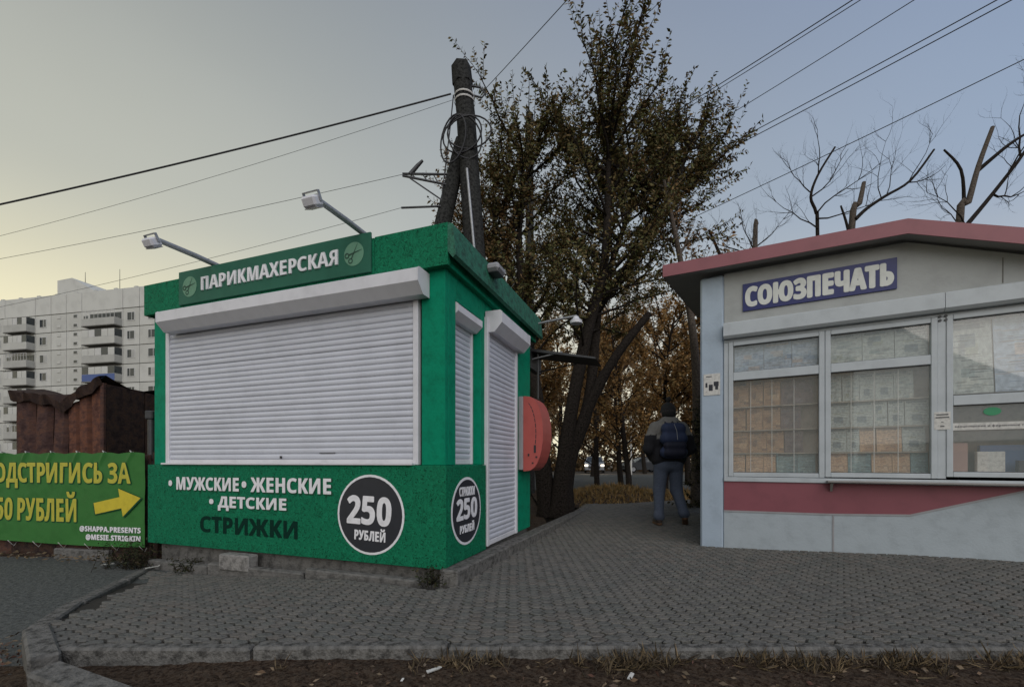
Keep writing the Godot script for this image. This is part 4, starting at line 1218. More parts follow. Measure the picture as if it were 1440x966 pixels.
func banner() -> void:
	var at := Vector3(-3.95, 0, -4.75)
	var f := base("sheet_fence", at, -11.0)
	tag(f, "low brown sheet metal fence behind the green banner", "fence")
	for i in 5:
		bx("sheet", Vector3(-3.3 + i * 0.66, -0.2, -0.075), Vector3(-2.65 + i * 0.66, 1.03 + 0.015 * (i % 2), -0.055), M.rust if i % 2 else M.rust_dark, f, 0.004)
	for x in [-3.3, -2.2, -1.1, 0.02]:
		bx("post", Vector3(x - 0.03, -0.3, -0.14), Vector3(x + 0.03, 1.06, -0.08), M.rust_dark, f, 0.005)
	for y in [0.06, 0.98]:
		bar("rail", [Vector3(-3.35, y, -0.10), Vector3(0.05, y, -0.10)], [0.018], M.rust_dark, f, 6)
	for q in [[-2.9, -0.2], [-0.75, -0.03]]:
		bx("foot_block", Vector3(q[0] - 0.5, -0.3, -0.05), Vector3(q[0] + 0.25, -0.02, 0.02), M.concrete, f, 0.012)
	var b := base("banner", at, -11.0)
	tag(b, "green vinyl banner with yellow lettering and an arrow pointing to the barber kiosk", "banner")
	var fz := fbm(0.9, 17)
	var Z := func(x: float, y: float) -> float:
		var z := 0.012 + 0.012 * fz.get_noise_2d(x * 1.2, y * 1.2)
		# pulled folds running from the ties at the top edge
		for k in 8:
			var tx := -2.75 + k * 0.37
			var u := (x - tx) + (1.06 - y) * 0.55 
			z += 0.020 * exp(-pow(u / 0.026, 2)) * smooth(0.86, 1.02, y)
		return z
	var g := Geo.new()
	var nx := 150; var ny := 30
	var P := func(i: int, j: int) -> Vector3:
		var x := lerpf(-3.1, 0.0, i / float(nx))
		var tiepos := absf(fposmod((x + 2.75) / 0.37 + 0.5, 1.0) - 0.5) * 2.0
		var y := lerpf(0.035 + 0.012 * sin(x * 2.0), 1.058 - 0.022 * tiepos * tiepos * 0.8 * 1.0, j / float(ny))
		return Vector3(x, y, Z.call(x, y))
	var N := func(p: Vector3) -> Vector3:
		var e := 0.006
		return Vector3(-(Z.call(p.x + e, p.y) - Z.call(p.x - e, p.y)) / (2 * e), -(Z.call(p.x, p.y + e) - Z.call(p.x, p.y - e)) / (2 * e), 1).normalized()
	var pts := []; var nn := []
	for j in ny + 1:
		for i in nx + 1:
			var p: Vector3 = P.call(i, j)
			pts.append(p); nn.append(N.call(p))
	for j in ny:
		for i in nx:
			var a := j * (nx + 1) + i
			g.tri(pts[a], pts[a + 1], pts[a + nx + 2], nn[a], nn[a + 1], nn[a + nx + 2])
			g.tri(pts[a], pts[a + nx + 2], pts[a + nx + 1], nn[a], nn[a + nx + 2], nn[a + nx + 1])
	put("vinyl", g.mesh(), M.banner_green, b)
	# ties
	for k in 8:
		var tx := -2.75 + k * 0.37
		bar("tie", [Vector3(tx, 1.045, 0.02), Vector3(tx - 0.05, 1.075, 0.0), Vector3(tx - 0.10, 1.05, -0.09)], [0.005], M.paper, b, 5)
		bar("tie", [Vector3(tx + 0.1, 0.05, 0.025), Vector3(tx + 0.13, -0.02, -0.01), Vector3(tx + 0.08, 0.05, -0.10)], [0.004], M.paper, b, 5)
	var drape := func(o: MeshInstance3D, lift: float) -> void:
		# lay the print on the folds of the vinyl
		var m: ArrayMesh = o.mesh
		var arr := m.surface_get_arrays(0)
		var v: PackedVector3Array = arr[Mesh.ARRAY_VERTEX]
		for i in v.size():
			var w := o.transform * v[i]
			w.z = Z.call(w.x, w.y) + lift + (v[i].z) * 0.5
			v[i] = w
		arr[Mesh.ARRAY_VERTEX] = v
		var m2 := ArrayMesh.new()
		m2.add_surface_from_arrays(Mesh.PRIMITIVE_TRIANGLES, arr)
		o.mesh = m2
		o.transform = Transform3D()
	for t in [["ПОДСТРИГИСЬ ЗА", -1.235, 0.80, 2.10, 0.285], ["250 РУБЛЕЙ", -1.575, 0.452, 1.29, 0.33]]:
		drape.call(lettering("letter_outline", t[0], Vector3(t[1] + 0.004, t[2] - 0.004, 0), t[3] + 0.004, t[4] + 0.004, M.outline_green, b, 0.011, 0, 0, 0.001), 0.003)
		drape.call(lettering("letters", t[0], Vector3(t[1], t[2], 0), t[3], t[4], M.yellow_print, b, 0.004, 0, 0, 0.001), 0.0055)
	drape.call(lettering("handle_words", "@SHAPPA.PRESENTS", Vector3(-0.46, 0.212, 0), 0.83, 0.062, M.white_letters, b, 0.002, 0, 0, 0.001), 0.009)
	drape.call(lettering("handle_words", "@MESIE.STRIGKIN", Vector3(-0.415, 0.122, 0), 0.74, 0.062, M.white_letters, b, 0.002, 0, 0, 0.001), 0.009)
	var ar := PackedVector2Array()
	for p in [[-0.30, 0.062], [0.06, 0.062], [0.06, 0.155], [0.33, 0.0], [0.06, -0.155], [0.06, -0.062], [-0.30, -0.062]]:
		ar.push_back(Vector2(p[0], p[1]).rotated(0.20) + Vector2(-0.36, 0.50))
	var oo := Geo.new()
	oo.prism(ar, 0.0, 0.001)
	var arrow := put("arrow_print", oo.mesh(), M.yellow_arrow, b)
	arrow.position.z = 0.027
	var big := PackedVector2Array()
	for p in ar: big.push_back((p - Vector2(-0.36, 0.50)) * 1.06 + Vector2(-0.355, 0.494))
	oo = Geo.new()
	oo.prism(big, 0.0, 0.001)
	put("arrow_outline", oo.mesh(), M.outline_green, b).position.z = 0.0245

# ---------------------------------------------------------------- utility pole and wires
func curve_between(a: Vector3, b: Vector3, sag: float, n := 24) -> Array:
	var out := []
	for i in n + 1:
		var t := i / float(n)
		out.append(a.lerp(b, t) - Vector3(0, sag * 4.0 * t * (1.0 - t), 0))
	return out

func wire(called: String, a: Vector3, b: Vector3, sag: float, r: float, label: String, group := "overhead wires") -> void:
	var o := bar(called, curve_between(a, b, sag), [r], M.wire_black, self, 5)
	tag(o, label, "wire", group)

func pole_and_wires() -> void:
	var p := base("utility_pole", Vector3(-0.33, 0, -7.0))
	tag(p, "dark leaning utility pole with a slanted brace rising behind the barber kiosk", "utility pole")
	var at := func(x: float, y: float, z := -7.0) -> Vector3: return Vector3(x + 0.33, y, z + 7.0)
	bar("shaft", [at.call(-0.31, -0.1), at.call(-0.60, 4.4), at.call(-0.735, 6.48), at.call(-0.79, 7.02)], [0.19, 0.165, 0.15, 0.145], M.pole_concrete, p, 12)
	bar("pole_cap", [at.call(-0.783, 6.94), at.call(-0.81, 7.24)], [0.165, 0.155], M.pole_concrete, p, 6)
	bar("brace", [at.call(-2.0, -0.1, -7.15), at.call(-1.11, 4.81, -7.1), at.call(-0.80, 6.1, -7.06)], [0.165, 0.135, 0.11], M.pole_concrete, p, 10)
	for y in [6.74, 6.66]:
		var rg := Geo.new()
		rg.lathe([Vector2(0.162, -0.014), Vector2(0.168, 0.0), Vector2(0.162, 0.014)], 16)
		put("clamp_band", rg.mesh(), M.paper, p).position = at.call(-0.752 - (y - 6.66) * 0.07, y)
	# coils of spare cable hung on the shaft
	for q in [[-0.06, 6.02, 0.30, 0.25, 0.5], [-0.02, 5.98, 0.26, 0.30, -0.4], [0.05, 6.05, 0.34, 0.22, 0.2], [-0.20, 5.95, 0.20, 0.33, 0.9]]:
		var pts := []
		for i in 25:
			var t := TAU * i / 24.0
			pts.append(at.call(-0.71 + q[0], q[1]) + Vector3(cos(t) * q[2], sin(t) * q[3] + cos(t) * 0.12 * q[4], 0.19 + 0.05 * sin(t + q[4])))
		bar("cable_coil", pts, [0.013], M.wire_black, p, 5)
	# side bracket at the top right
	bar("bracket", [at.call(-0.66, 6.93), at.call(-0.50, 6.90), at.call(-0.43, 6.80), at.call(-0.48, 6.74), at.call(-0.64, 6.78)], [0.016], M.dark_steel, p, 6)
	# steel lattice arm at the left
	for y in [5.44, 5.62]:
		bar("arm_bar", [at.call(-0.95, y - 0.10), at.call(-1.74, 5.50 if y < 5.5 else 5.53)], [0.018], M.dark_steel, p, 6)
	for i in 4:
		bar("arm_lacing", [at.call(-1.0 - i * 0.17, 5.35 + 0.03 * i), at.call(-1.08 - i * 0.17, 5.52)], [0.010], M.dark_steel, p, 5)
	bar("arm_stay", [at.call(-1.02, 5.05), at.call(-1.62, 5.46)], [0.012], M.dark_steel, p, 5)
	bar("insulator", [at.call(-1.62, 5.52), at.call(-1.50, 5.66), at.call(-1.42, 5.74)], [0.035, 0.03, 0.02], M.dark_steel, p, 8)
	bar("arm_bar", [at.call(-1.0, 5.02), at.call(-1.76, 4.99)], [0.016], M.dark_steel, p, 6)
	bar("down_cable", [at.call(-0.93, 6.78), at.call(-0.99, 6.2), at.call(-1.10, 5.3), at.call(-1.18, 4.4), at.call(-1.3, 3.2)], [0.010], M.wire_black, p, 5)
	bar("down_pipe", [at.call(-0.70, 5.5, -6.83), at.call(-0.58, 4.2, -6.82), at.call(-0.5, 2.9, -6.81)], [0.022], M.steel, p, 6)
	# far pole behind the crowns that carries the lines from the right
	var q := base("far_pole", Vector3(0.56, 0, -14.0))
	tag(q, "concrete pole with crossarms hidden behind the leafy tree", "utility pole")
	bar("shaft", [Vector3(0, -0.2, 0), Vector3(0, 12.0, 0)], [0.17, 0.12], M.pole_concrete, q, 8)
	for y in [11.6, 9.3, 7.7, 6.5]:
		bar("crossarm", [Vector3(-0.5, y, -0.14), Vector3(0.8, y, -0.14)], [0.04], M.dark_steel, q, 6)
	# wires
	wire("service_cable", Vector3(-0.97, 6.80, -7.0), Vector3(-13.5, 3.25, -6.1), 0.16, 0.013, "thick black cable running from the pole down to the left edge")
	wire("overhead_wire", Vector3(-0.95, 6.70, -7.0), Vector3(-15.0, 4.55, -9.0), 0.22, 0.003, "thin pale wire just below the thick cable left of the pole")
	wire("overhead_wire", Vector3(-1.74, 5.52, -7.0), Vector3(-15.0, 4.35, -9.0), 0.12, 0.0035, "thin wire from the lattice arm of the pole to the left")
	wire("overhead_wire", Vector3(-1.76, 4.99, -7.0), Vector3(-15.0, 3.55, -9.5), 0.15, 0.003, "lowest thin wire between the pole and the apartment block")
	wire("overhead_wire", Vector3(-0.45, 6.85, -7.0), Vector3(1.25, 5.70, -3.7), 0.01, 0.005, "wire rising from the pole top to the upper edge")
	wire("overhead_wire", Vector3(0.56, 11.6, -13.86), Vector3(4.5, 9.9, -6.4), 0.05, 0.006, "wire crossing behind the top of the leafy tree")
	wire("overhead_wire", Vector3(0.6, 9.32, -13.86), Vector3(5.0, 6.05, -3.4), 0.12, 0.007, "upper wire of the pair right of the leafy tree")
	wire("overhead_wire", Vector3(0.72, 9.32, -13.86), Vector3(5.06, 6.03, -3.4), 0.12, 0.0055, "wire close under the upper one of the pair right of the leafy tree")
	wire("overhead_wire", Vector3(1.2, 8.6, -13.86), Vector3(5.6, 6.1, -3.4), 0.12, 0.0055, "middle wire between the two pairs at the upper right")
	wire("overhead_wire", Vector3(0.5, 7.72, -13.86), Vector3(7.0, 6.3, -3.4), 0.10, 0.007, "upper wire of the steep lower pair at the right")
	wire("overhead_wire", Vector3(0.62, 7.72, -13.86), Vector3(7.05, 6.24, -3.4), 0.12, 0.007, "lower wire of the steep lower pair at the right")
	wire("overhead_wire", Vector3(0.9, 6.5, -13.86), Vector3(9.6, 7.35, -4.9), 0.12, 0.0075, "lowest wire running to the right edge above the news kiosk")

# ---------------------------------------------------------------- trees
class Leafage:
	var v := PackedVector3Array(); var n := PackedVector3Array(); var c := PackedColorArray()
	func leaf(p: Vector3, dir: Vector3, flat: Vector3, ln: float, w: float, col: Color) -> void:
		var side := dir.cross(flat).normalized() * w * 0.5
		var nn := side.cross(dir).normalized()
		var m := p + dir * ln * 0.45 + nn * ln * 0.08
		var t := p + dir * ln
		for q in [[p, t, m + side], [p, m - side, t]]:
			for x in q: v.push_back(x); n.push_back(nn); c.push_back(col)
	func mesh() -> ArrayMesh:
		var arr := []
		arr.resize(Mesh.ARRAY_MAX)
		arr[Mesh.ARRAY_VERTEX] = v; arr[Mesh.ARRAY_NORMAL] = n; arr[Mesh.ARRAY_COLOR] = c
		var m := ArrayMesh.new()
		m.add_surface_from_arrays(Mesh.PRIMITIVE_TRIANGLES, arr)
		return m

func rdir(r: RandomNumberGenerator) -> Vector3:
	return Vector3(r.randfn(), r.randfn(), r.randfn()).normalized()

func smooth_path(p: Array, per := 4) -> Array:
	var out := []
	for i in p.size() - 1:
		var a: Vector3 = p[maxi(i - 1, 0)]; var b: Vector3 = p[i]; var c: Vector3 = p[i + 1]; var d: Vector3 = p[mini(i + 2, p.size() - 1)]
		for k in per: out.append(b.cubic_interpolate(c, a, d, k / float(per)))
	out.append(p[-1])
	return out

# a wandering limb; returns its points
func limb(g: Geo, r: RandomNumberGenerator, p: Vector3, dir: Vector3, ln: float, rad: float, rise: float, n := 5, sides := 5, wob := 0.25) -> Array:
	var pts := [p]; var rr := [rad]
	for i in n:
		dir = (dir + rdir(r) * wob + Vector3.UP * rise).normalized()
		p += dir * ln / n
		pts.append(p); rr.append(rad * lerpf(1.0, 0.25, (i + 1.0) / n))
	g.tube(pts, rr, sides, false)
	return pts

# leaves in two ranks along a twig
func dress(lf: Leafage, r: RandomNumberGenerator, pts: Array, count: int, ln: float, hue: Array, hang := 0.35) -> void:
	for i in count:
		var t := (i + r.randf()) / count * (pts.size() - 1)
		var k := mini(int(t), pts.size() - 2)
		var p: Vector3 = pts[k].lerp(pts[k + 1], t - k)
		var ax: Vector3 = (pts[k + 1] - pts[k]).normalized()
		var out := (rdir(r) - ax * 0.2).normalized()
		out = (out - ax * out.dot(ax)).normalized()
		var d := (out * 0.8 + ax * 0.55 + Vector3.DOWN * hang).normalized()
		var s := ln * r.randf_range(0.65, 1.15)
		var col: Color = hue[r.randi() % hue.size()]
		col *= r.randf_range(0.7, 1.3)
		lf.leaf(p, d, rdir(r), s, s * 0.40, col)

func dress_limbs(g: Geo, lf: Leafage, r: RandomNumberGenerator, trunk: Array, from: float, limbs: int, reach: float, twigs: int, per: int, leaf_len: float, hue: Array, spread := 0.9, rise := 0.10) -> void:
	for i in limbs:
		var t := lerpf(from, 1.0, (i + r.randf()) / limbs) * (trunk.size() - 1)
		var k := mini(int(t), trunk.size() - 2)
		var p: Vector3 = trunk[k].lerp(trunk[k + 1], t - k)
		var ax: Vector3 = (trunk[k + 1] - trunk[k]).normalized()
		var out := rdir(r)
		out = (out - ax * out.dot(ax)).normalized()
		var high := t / (trunk.size() - 1)
		var ln := reach * r.randf_range(0.6, 1.15) * lerpf(1.0, 0.75, high)
		var lp := limb(g, r, p, (out * spread + ax * 0.7).normalized(), ln, 0.028, rise, 6, 5, 0.22)
		for j in twigs:
			var u := lerpf(0.2, 1.0, (j + r.randf()) / twigs) * (lp.size() - 1)
			var m := mini(int(u), lp.size() - 2)
			var q: Vector3 = lp[m].lerp(lp[m + 1], u - m)
			var la: Vector3 = (lp[m + 1] - lp[m]).normalized()
			var tw := limb(g, r, q, (rdir(r) * 0.75 + la + Vector3.UP * 0.25).normalized(), r.randf_range(0.35, 0.85), 0.007, 0.05, 4, 3, 0.18)
			dress(lf, r, tw, per, leaf_len, hue)

func main_trees() -> void:
	var r := RandomNumberGenerator.new()
	r.seed = 404
	var t := base("leafy_tree", Vector3(0.95, 0, -8.6))
	tag(t, "large olive brown tree with several trunks between the two kiosks", "tree")
	var o := Vector3(0.95, 0, -8.6)
	var paths := [
		[[[0.72, -0.1, -8.6], [0.58, 1.09, -8.62], [0.50, 2.2, -8.65], [0.30, 3.31, -8.75], [0.21, 4.42, -8.8], [0.14, 5.39, -8.85], [0.20, 6.3, -8.8], [0.24, 7.0, -8.7]], 0.17],
		[[[0.90, -0.1, -8.45], [1.0, 0.95, -8.45], [1.18, 2.2, -8.4], [1.42, 3.4, -8.3], [1.70, 4.56, -8.2], [1.78, 5.6, -8.2], [1.80, 6.5, -8.2], [1.86, 7.4, -8.3]], 0.17],
		[[[1.02, -0.1, -8.5], [1.10, 0.95, -8.5], [1.55, 2.2, -8.4], [2.02, 3.03, -8.3], [2.56, 3.72, -8.2]], 0.165],
		[[[1.14, 1.05, -8.5], [1.44, 1.95, -8.45], [1.60, 3.03, -8.6], [1.74, 4.14, -8.8], [2.10, 5.2, -9.0], [2.42, 6.1, -9.1], [2.72, 7.0, -9.2]], 0.14],
		[[[0.66, 0.4, -8.7], [0.53, 1.64, -9.0], [0.15, 3.2, -9.2], [-0.28, 4.2, -9.4], [-0.42, 5.2, -9.5], [-0.38, 6.2, -9.5]], 0.13],
		[[[1.74, 4.1, -8.8], [2.4, 5.0, -8.7], [2.95, 5.9, -8.7], [3.35, 6.7, -8.8], [3.6, 7.4, -8.9]], 0.09]]
	var hue := [Color(0.135, 0.116, 0.049), Color(0.155, 0.121, 0.054), Color(0.108, 0.113, 0.043), Color(0.169, 0.119, 0.057), Color(0.089, 0.095, 0.041)]
	var brown := [Color(0.182, 0.113, 0.054), Color(0.155, 0.103, 0.054), Color(0.203, 0.121, 0.049), Color(0.121, 0.105, 0.046)]
	var lf := Leafage.new()
	var tw := Geo.new()
	for i in paths.size():
		var p := []
		for q in paths[i][0]: p.append(Vector3(q[0], q[1], q[2]) - o)
		p = smooth_path(p, 5)
		var g := Geo.new()
		var rads := []
		for k in p.size():
			var f := k / float(p.size() - 1)
			rads.append(paths[i][1] * (lerpf(1.0, 0.16, f) if i != 2 else lerpf(1.0, 0.34, f)) * (1.0 + (0.5 * exp(-f * 14.0) if i < 3 else -0.25 * exp(-f * 10.0))) + r.randf_range(-0.008, 0.008))
		g.tube(p, rads, 10)
		put("trunk", g.mesh(), M.bark, t)
		var h: Array = brown if i == 4 else hue
		if i != 2:
			dress_limbs(tw, lf, r, p, 0.38, [34, 46, 0, 40, 32, 26][i], [1.9, 2.2, 0.0, 2.2, 1.8, 1.4][i], 13, 26, 0.092, h, 1.15, 0.08)
			# long shoots that stand out over the crown
			for k in 14:
				var top: Vector3 = p[-1 - r.randi() % 6]
				var sd := (Vector3(r.randf_range(-1.0, 1.0), 1.0, r.randf_range(-0.7, 0.7))).normalized()
				var lp := limb(tw, r, top, sd, r.randf_range(0.9, 1.7), 0.014, 0.06, 6, 4, 0.12)
				dress(lf, r, lp, 34, 0.10, h, 0.6)
	# side sprays towards the right and a torn limb
	for q in [[2.5, 6.0, -8.8, 1, 0.5], [2.6, 5.6, -8.9, 1, 0.25], [2.4, 6.6, -8.9, 1, 0.7], [2.55, 5.1, -8.8, 1, 0.12], [2.7, 7.2, -9.0, 1, 0.9], [3.2, 5.3, -8.8, 1, 0.05], [3.1, 4.6, -8.8, 1, 0.1], [3.3, 6.3, -8.8, 1, 0.3], [2.6, 4.2, -8.8, 1, 0.2], [-0.3, 6.4, -9.3, -1, 0.6], [-0.4, 5.6, -9.3, -1, 0.35]]:
		var lp := limb(tw, r, Vector3(q[0], q[1], q[2]) - o, Vector3(q[3], q[4], 0.1).normalized(), r.randf_range(1.3, 2.0), 0.016, 0.03, 7, 4, 0.12)
		dress(lf, r, lp, 46, 0.10, hue, 0.6)
		for k in 5:
			dress(lf, r, limb(tw, r, lp[1 + k % 5], (rdir(r) + Vector3(q[3], 0.3, 0)).normalized(), 0.6, 0.007, 0.02, 4, 3, 0.15), 18, 0.095, hue, 0.5)
	put("branches", tw.mesh(), M.bark, t)
	put("crown", lf.mesh(), M.leaf, t)

func auto_tree(called: String, label: String, at: Vector3, h: float, lean: float, reach: float, limbs: int, twigs: int, per: int, leaf_len: float, hue: Array, sd: int, group := "trees at the end of the alley", from := 0.25, bark_m := "bark") -> void:
	var r := RandomNumberGenerator.new()
	r.seed = sd
	var t := base(called, at)
	tag(t, label, "tree", group)
	var p := [Vector3(0, -0.2, 0)]
	var d := Vector3(lean, 1, r.randf_range(-0.05, 0.05)).normalized()
	var n := 7
	for i in n:
		d = (d + rdir(r) * 0.10 + Vector3.UP * 0.05).normalized()
		p.append(p[-1] + d * h / n)
	p = smooth_path(p, 3)
	var g := Geo.new()
	var rads := []
	for k in p.size(): rads.append(lerpf(h * 0.020, h * 0.004, k / float(p.size() - 1)))
	g.tube(p, rads, 8)
	put("trunk", g.mesh(), M[bark_m], t)
	var lf := Leafage.new(); var tw := Geo.new()
	dress_limbs(tw, lf, r, p, from, limbs, reach, twigs, per, leaf_len, hue, 1.0, 0.08)
	put("branches", tw.mesh(), M[bark_m], t)
	if per > 0: put("crown", lf.mesh(), M.leaf, t)

func far_trees() -> void:
	var orange := [Color(0.30, 0.165, 0.062), Color(0.25, 0.15, 0.062), Color(0.34, 0.20, 0.075), Color(0.20, 0.13, 0.06), Color(0.27, 0.19, 0.08)]
	var brown := [Color(0.20, 0.125, 0.062), Color(0.17, 0.115, 0.060), Color(0.24, 0.15, 0.070)]
	var list := [
		["brown_tree", "brown leaved tree behind the utility pole", -1.0, 12.0, 7.2, 0.02, 1.9, 30, 11, 16, 0.12, brown],
		["autumn_tree", "rusty orange tree right behind the broken trunk", 3.6, 13.5, 5.4, 0.03, 2.2, 30, 11, 18, 0.12, orange],
		["autumn_tree", "orange tree at the end of the alley left of the walking person", 4.6, 18.5, 6.8, -0.03, 2.6, 30, 11, 18, 0.15, orange],
		["autumn_tree", "orange tree above the walking person at the end of the alley", 7.6, 19.0, 7.0, 0.02, 2.6, 30, 11, 18, 0.15, orange],
		["autumn_tree", "tall brown tree seen between the trunks of the leafy tree", 2.2, 21.0, 7.4, 0.0, 2.8, 30, 11, 16, 0.17, brown],
		["autumn_tree", "low orange tree beside the news kiosk corner", 6.3, 14.0, 5.4, 0.05, 2.0, 30, 11, 22, 0.15, orange],
		["autumn_tree", "brown tree far behind the red wall housing", 0.9, 26.0, 8.5, 0.0, 3.0, 30, 11, 20, 0.22, brown],
		["autumn_tree", "orange brown tree far beyond the road in the gap", 7.0, 36.0, 10.0, 0.0, 3.4, 30, 11, 20, 0.28, orange],
		["autumn_tree", "brown tree far beyond the road near the silver car", 11.5, 38.0, 10.5, 0.0, 3.4, 30, 11, 20, 0.28, brown],
		["autumn_tree", "brown tree far beyond the road behind the person", 16.5, 37.0, 9.5, 0.0, 3.4, 30, 11, 20, 0.28, orange],
		["autumn_tree", "orange tree far behind the barber kiosk roof", 3.0, 44.0, 11.5, 0.0, 3.6, 30, 11, 20, 0.30, orange],
		["autumn_tree", "rusty small tree left of the trunks low behind the barber kiosk", 1.2, 14.5, 5.6, 0.0, 2.2, 30, 11, 22, 0.15, orange],
		["autumn_tree", "orange tree filling the gap over the alley between trunk and news kiosk", 5.4, 15.5, 5.8, -0.02, 2.5, 34, 11, 20, 0.13, orange],
		["autumn_tree", "broad brown tree at the roadside behind the dry grass", 3.2, 16.5, 5.8, 0.02, 2.6, 34, 11, 20, 0.13, brown],
		["autumn_tree", "broad rusty tree at the roadside behind the walking person", 8.4, 24.0, 8.4, 0.0, 3.2, 34, 11, 24, 0.22, orange],
		["autumn_tree", "broad dull orange tree beyond the silver car", 5.5, 30.0, 9.5, 0.0, 3.4, 34, 11, 24, 0.26, orange],
		["autumn_tree", "brown tree hidden behind the news kiosk", 21.0, 40.0, 11.0, 0.0, 3.6, 26, 10, 14, 0.30, brown]]
	for i in list.size():
		var q = list[i]
		auto_tree(q[0], q[1], Vector3(q[2], -0.03, -q[3]), q[4], q[5], q[6], q[7], q[8], q[9], q[10], q[11], 900 + i, "trees at the end of the alley", 0.16)
	# thin tree tight behind the news kiosk corner, its foot wrapped in dark creeper
	auto_tree("slim_tree", "slim pale trunk rising just beside the news kiosk corner", Vector3(3.52, 0.0, -8.4), 6.4, -0.03, 1.0, 9, 6, 9, 0.11, brown, 77, "", 0.62, "bark_pale")
	var r := RandomNumberGenerator.new()
	r.seed = 31
	var cr := base("creeper_bush", Vector3(3.50, 0.0, -8.2))
	tag(cr, "dark creeper growing up the slim trunk beside the news kiosk", "bush")
	var lf := Leafage.new(); var g := Geo.new()
	var dark := [Color(0.030, 0.032, 0.016), Color(0.045, 0.040, 0.020), Color(0.025, 0.028, 0.014), Color(0.10, 0.09, 0.04)]
	for k in 60:
		var lp := limb(g, r, Vector3(r.randf_range(-0.15, 0.15), r.randf_range(0, 1.9), r.randf_range(-0.1, 0.12)), (rdir(r) + Vector3.UP * 0.5).normalized(), r.randf_range(0.2, 0.45), 0.008, 0.0, 3, 3, 0.3)
		dress(lf, r, lp, 24, 0.075, dark, 0.6)
	put("stems", g.mesh(), M.bark, cr)
	put("leaves", lf.mesh(), M.leaf, cr)
	var wd := Leafage.new(); var wg := Geo.new()
	for k in 12000:
		var x := r.randf_range(-8.0, 46.0); var d := r.randf_range(46.0, 54.0)
		var top := 3.2 + 1.6 * sin(x * 0.7) + 1.0 * sin(x * 1.9 + 1.0)
		var c: Color = (brown + [Color(0.07, 0.055, 0.03)])[r.randi() % 4]
		wd.leaf(Vector3(x, r.randf() * maxf(top, 1.5) - 0.1, -d), rdir(r), rdir(r), r.randf_range(0.35, 0.7), 0.3, c * r.randf_range(0.6, 1.1))
	var wo := put("undergrowth", wd.mesh(), M.leaf)
	tag(wo, "brown undergrowth along the far side of the road", "undergrowth", "", "stuff")
	# dry grass mound and fallen leaves at the end of the alley
	var dg := Leafage.new()
	for k in 9000:
		var x := r.randf_range(0.9, 7.0) if k % 3 else r.randfn(2.6, 1.0)
		var d := r.randf_range(9.7, 15.2) if k % 3 else r.randfn(11.2, 0.7)
		if x < 0.7 or d < 9.65: continue
		var hgt := 0.34 * exp(-(pow((x - 2.6) / 1.3, 2) + pow((d - 11.3) / 0.9, 2)))
		var p := Vector3(x, -0.05 + hgt, -d)
		var c: Color = [Color(0.30, 0.19, 0.075), Color(0.25, 0.165, 0.075), Color(0.36, 0.24, 0.10), Color(0.20, 0.155, 0.075)][r.randi() % 4]
		dg.leaf(p, (rdir(r) * 1.0 + Vector3.UP * 0.9).normalized(), rdir(r), r.randf_range(0.06, 0.22), 0.018, c)
	var go := put("dry_grass", dg.mesh(), M.leaf)
	tag(go, "dry orange grass at the far end of the alley", "grass", "", "stuff")

func bare_limbs(g: Geo, r: RandomNumberGenerator, p: Vector3, dir: Vector3, ln: float, rad: float, depth: int) -> void:
	var lp := limb(g, r, p, dir, ln, rad, 0.05, 5, 5 if depth > 1 else 3, 0.24)
	if depth == 0: return
	for k in 2 + depth:
		var u := r.randi_range(1, lp.size() - 1)
		var ax: Vector3 = (lp[u] - lp[u - 1]).normalized()
		bare_limbs(g, r, lp[u], (ax + rdir(r) * 0.8 + Vector3.UP * 0.2).normalized(), ln * r.randf_range(0.40, 0.62), rad * 0.42, depth - 1)

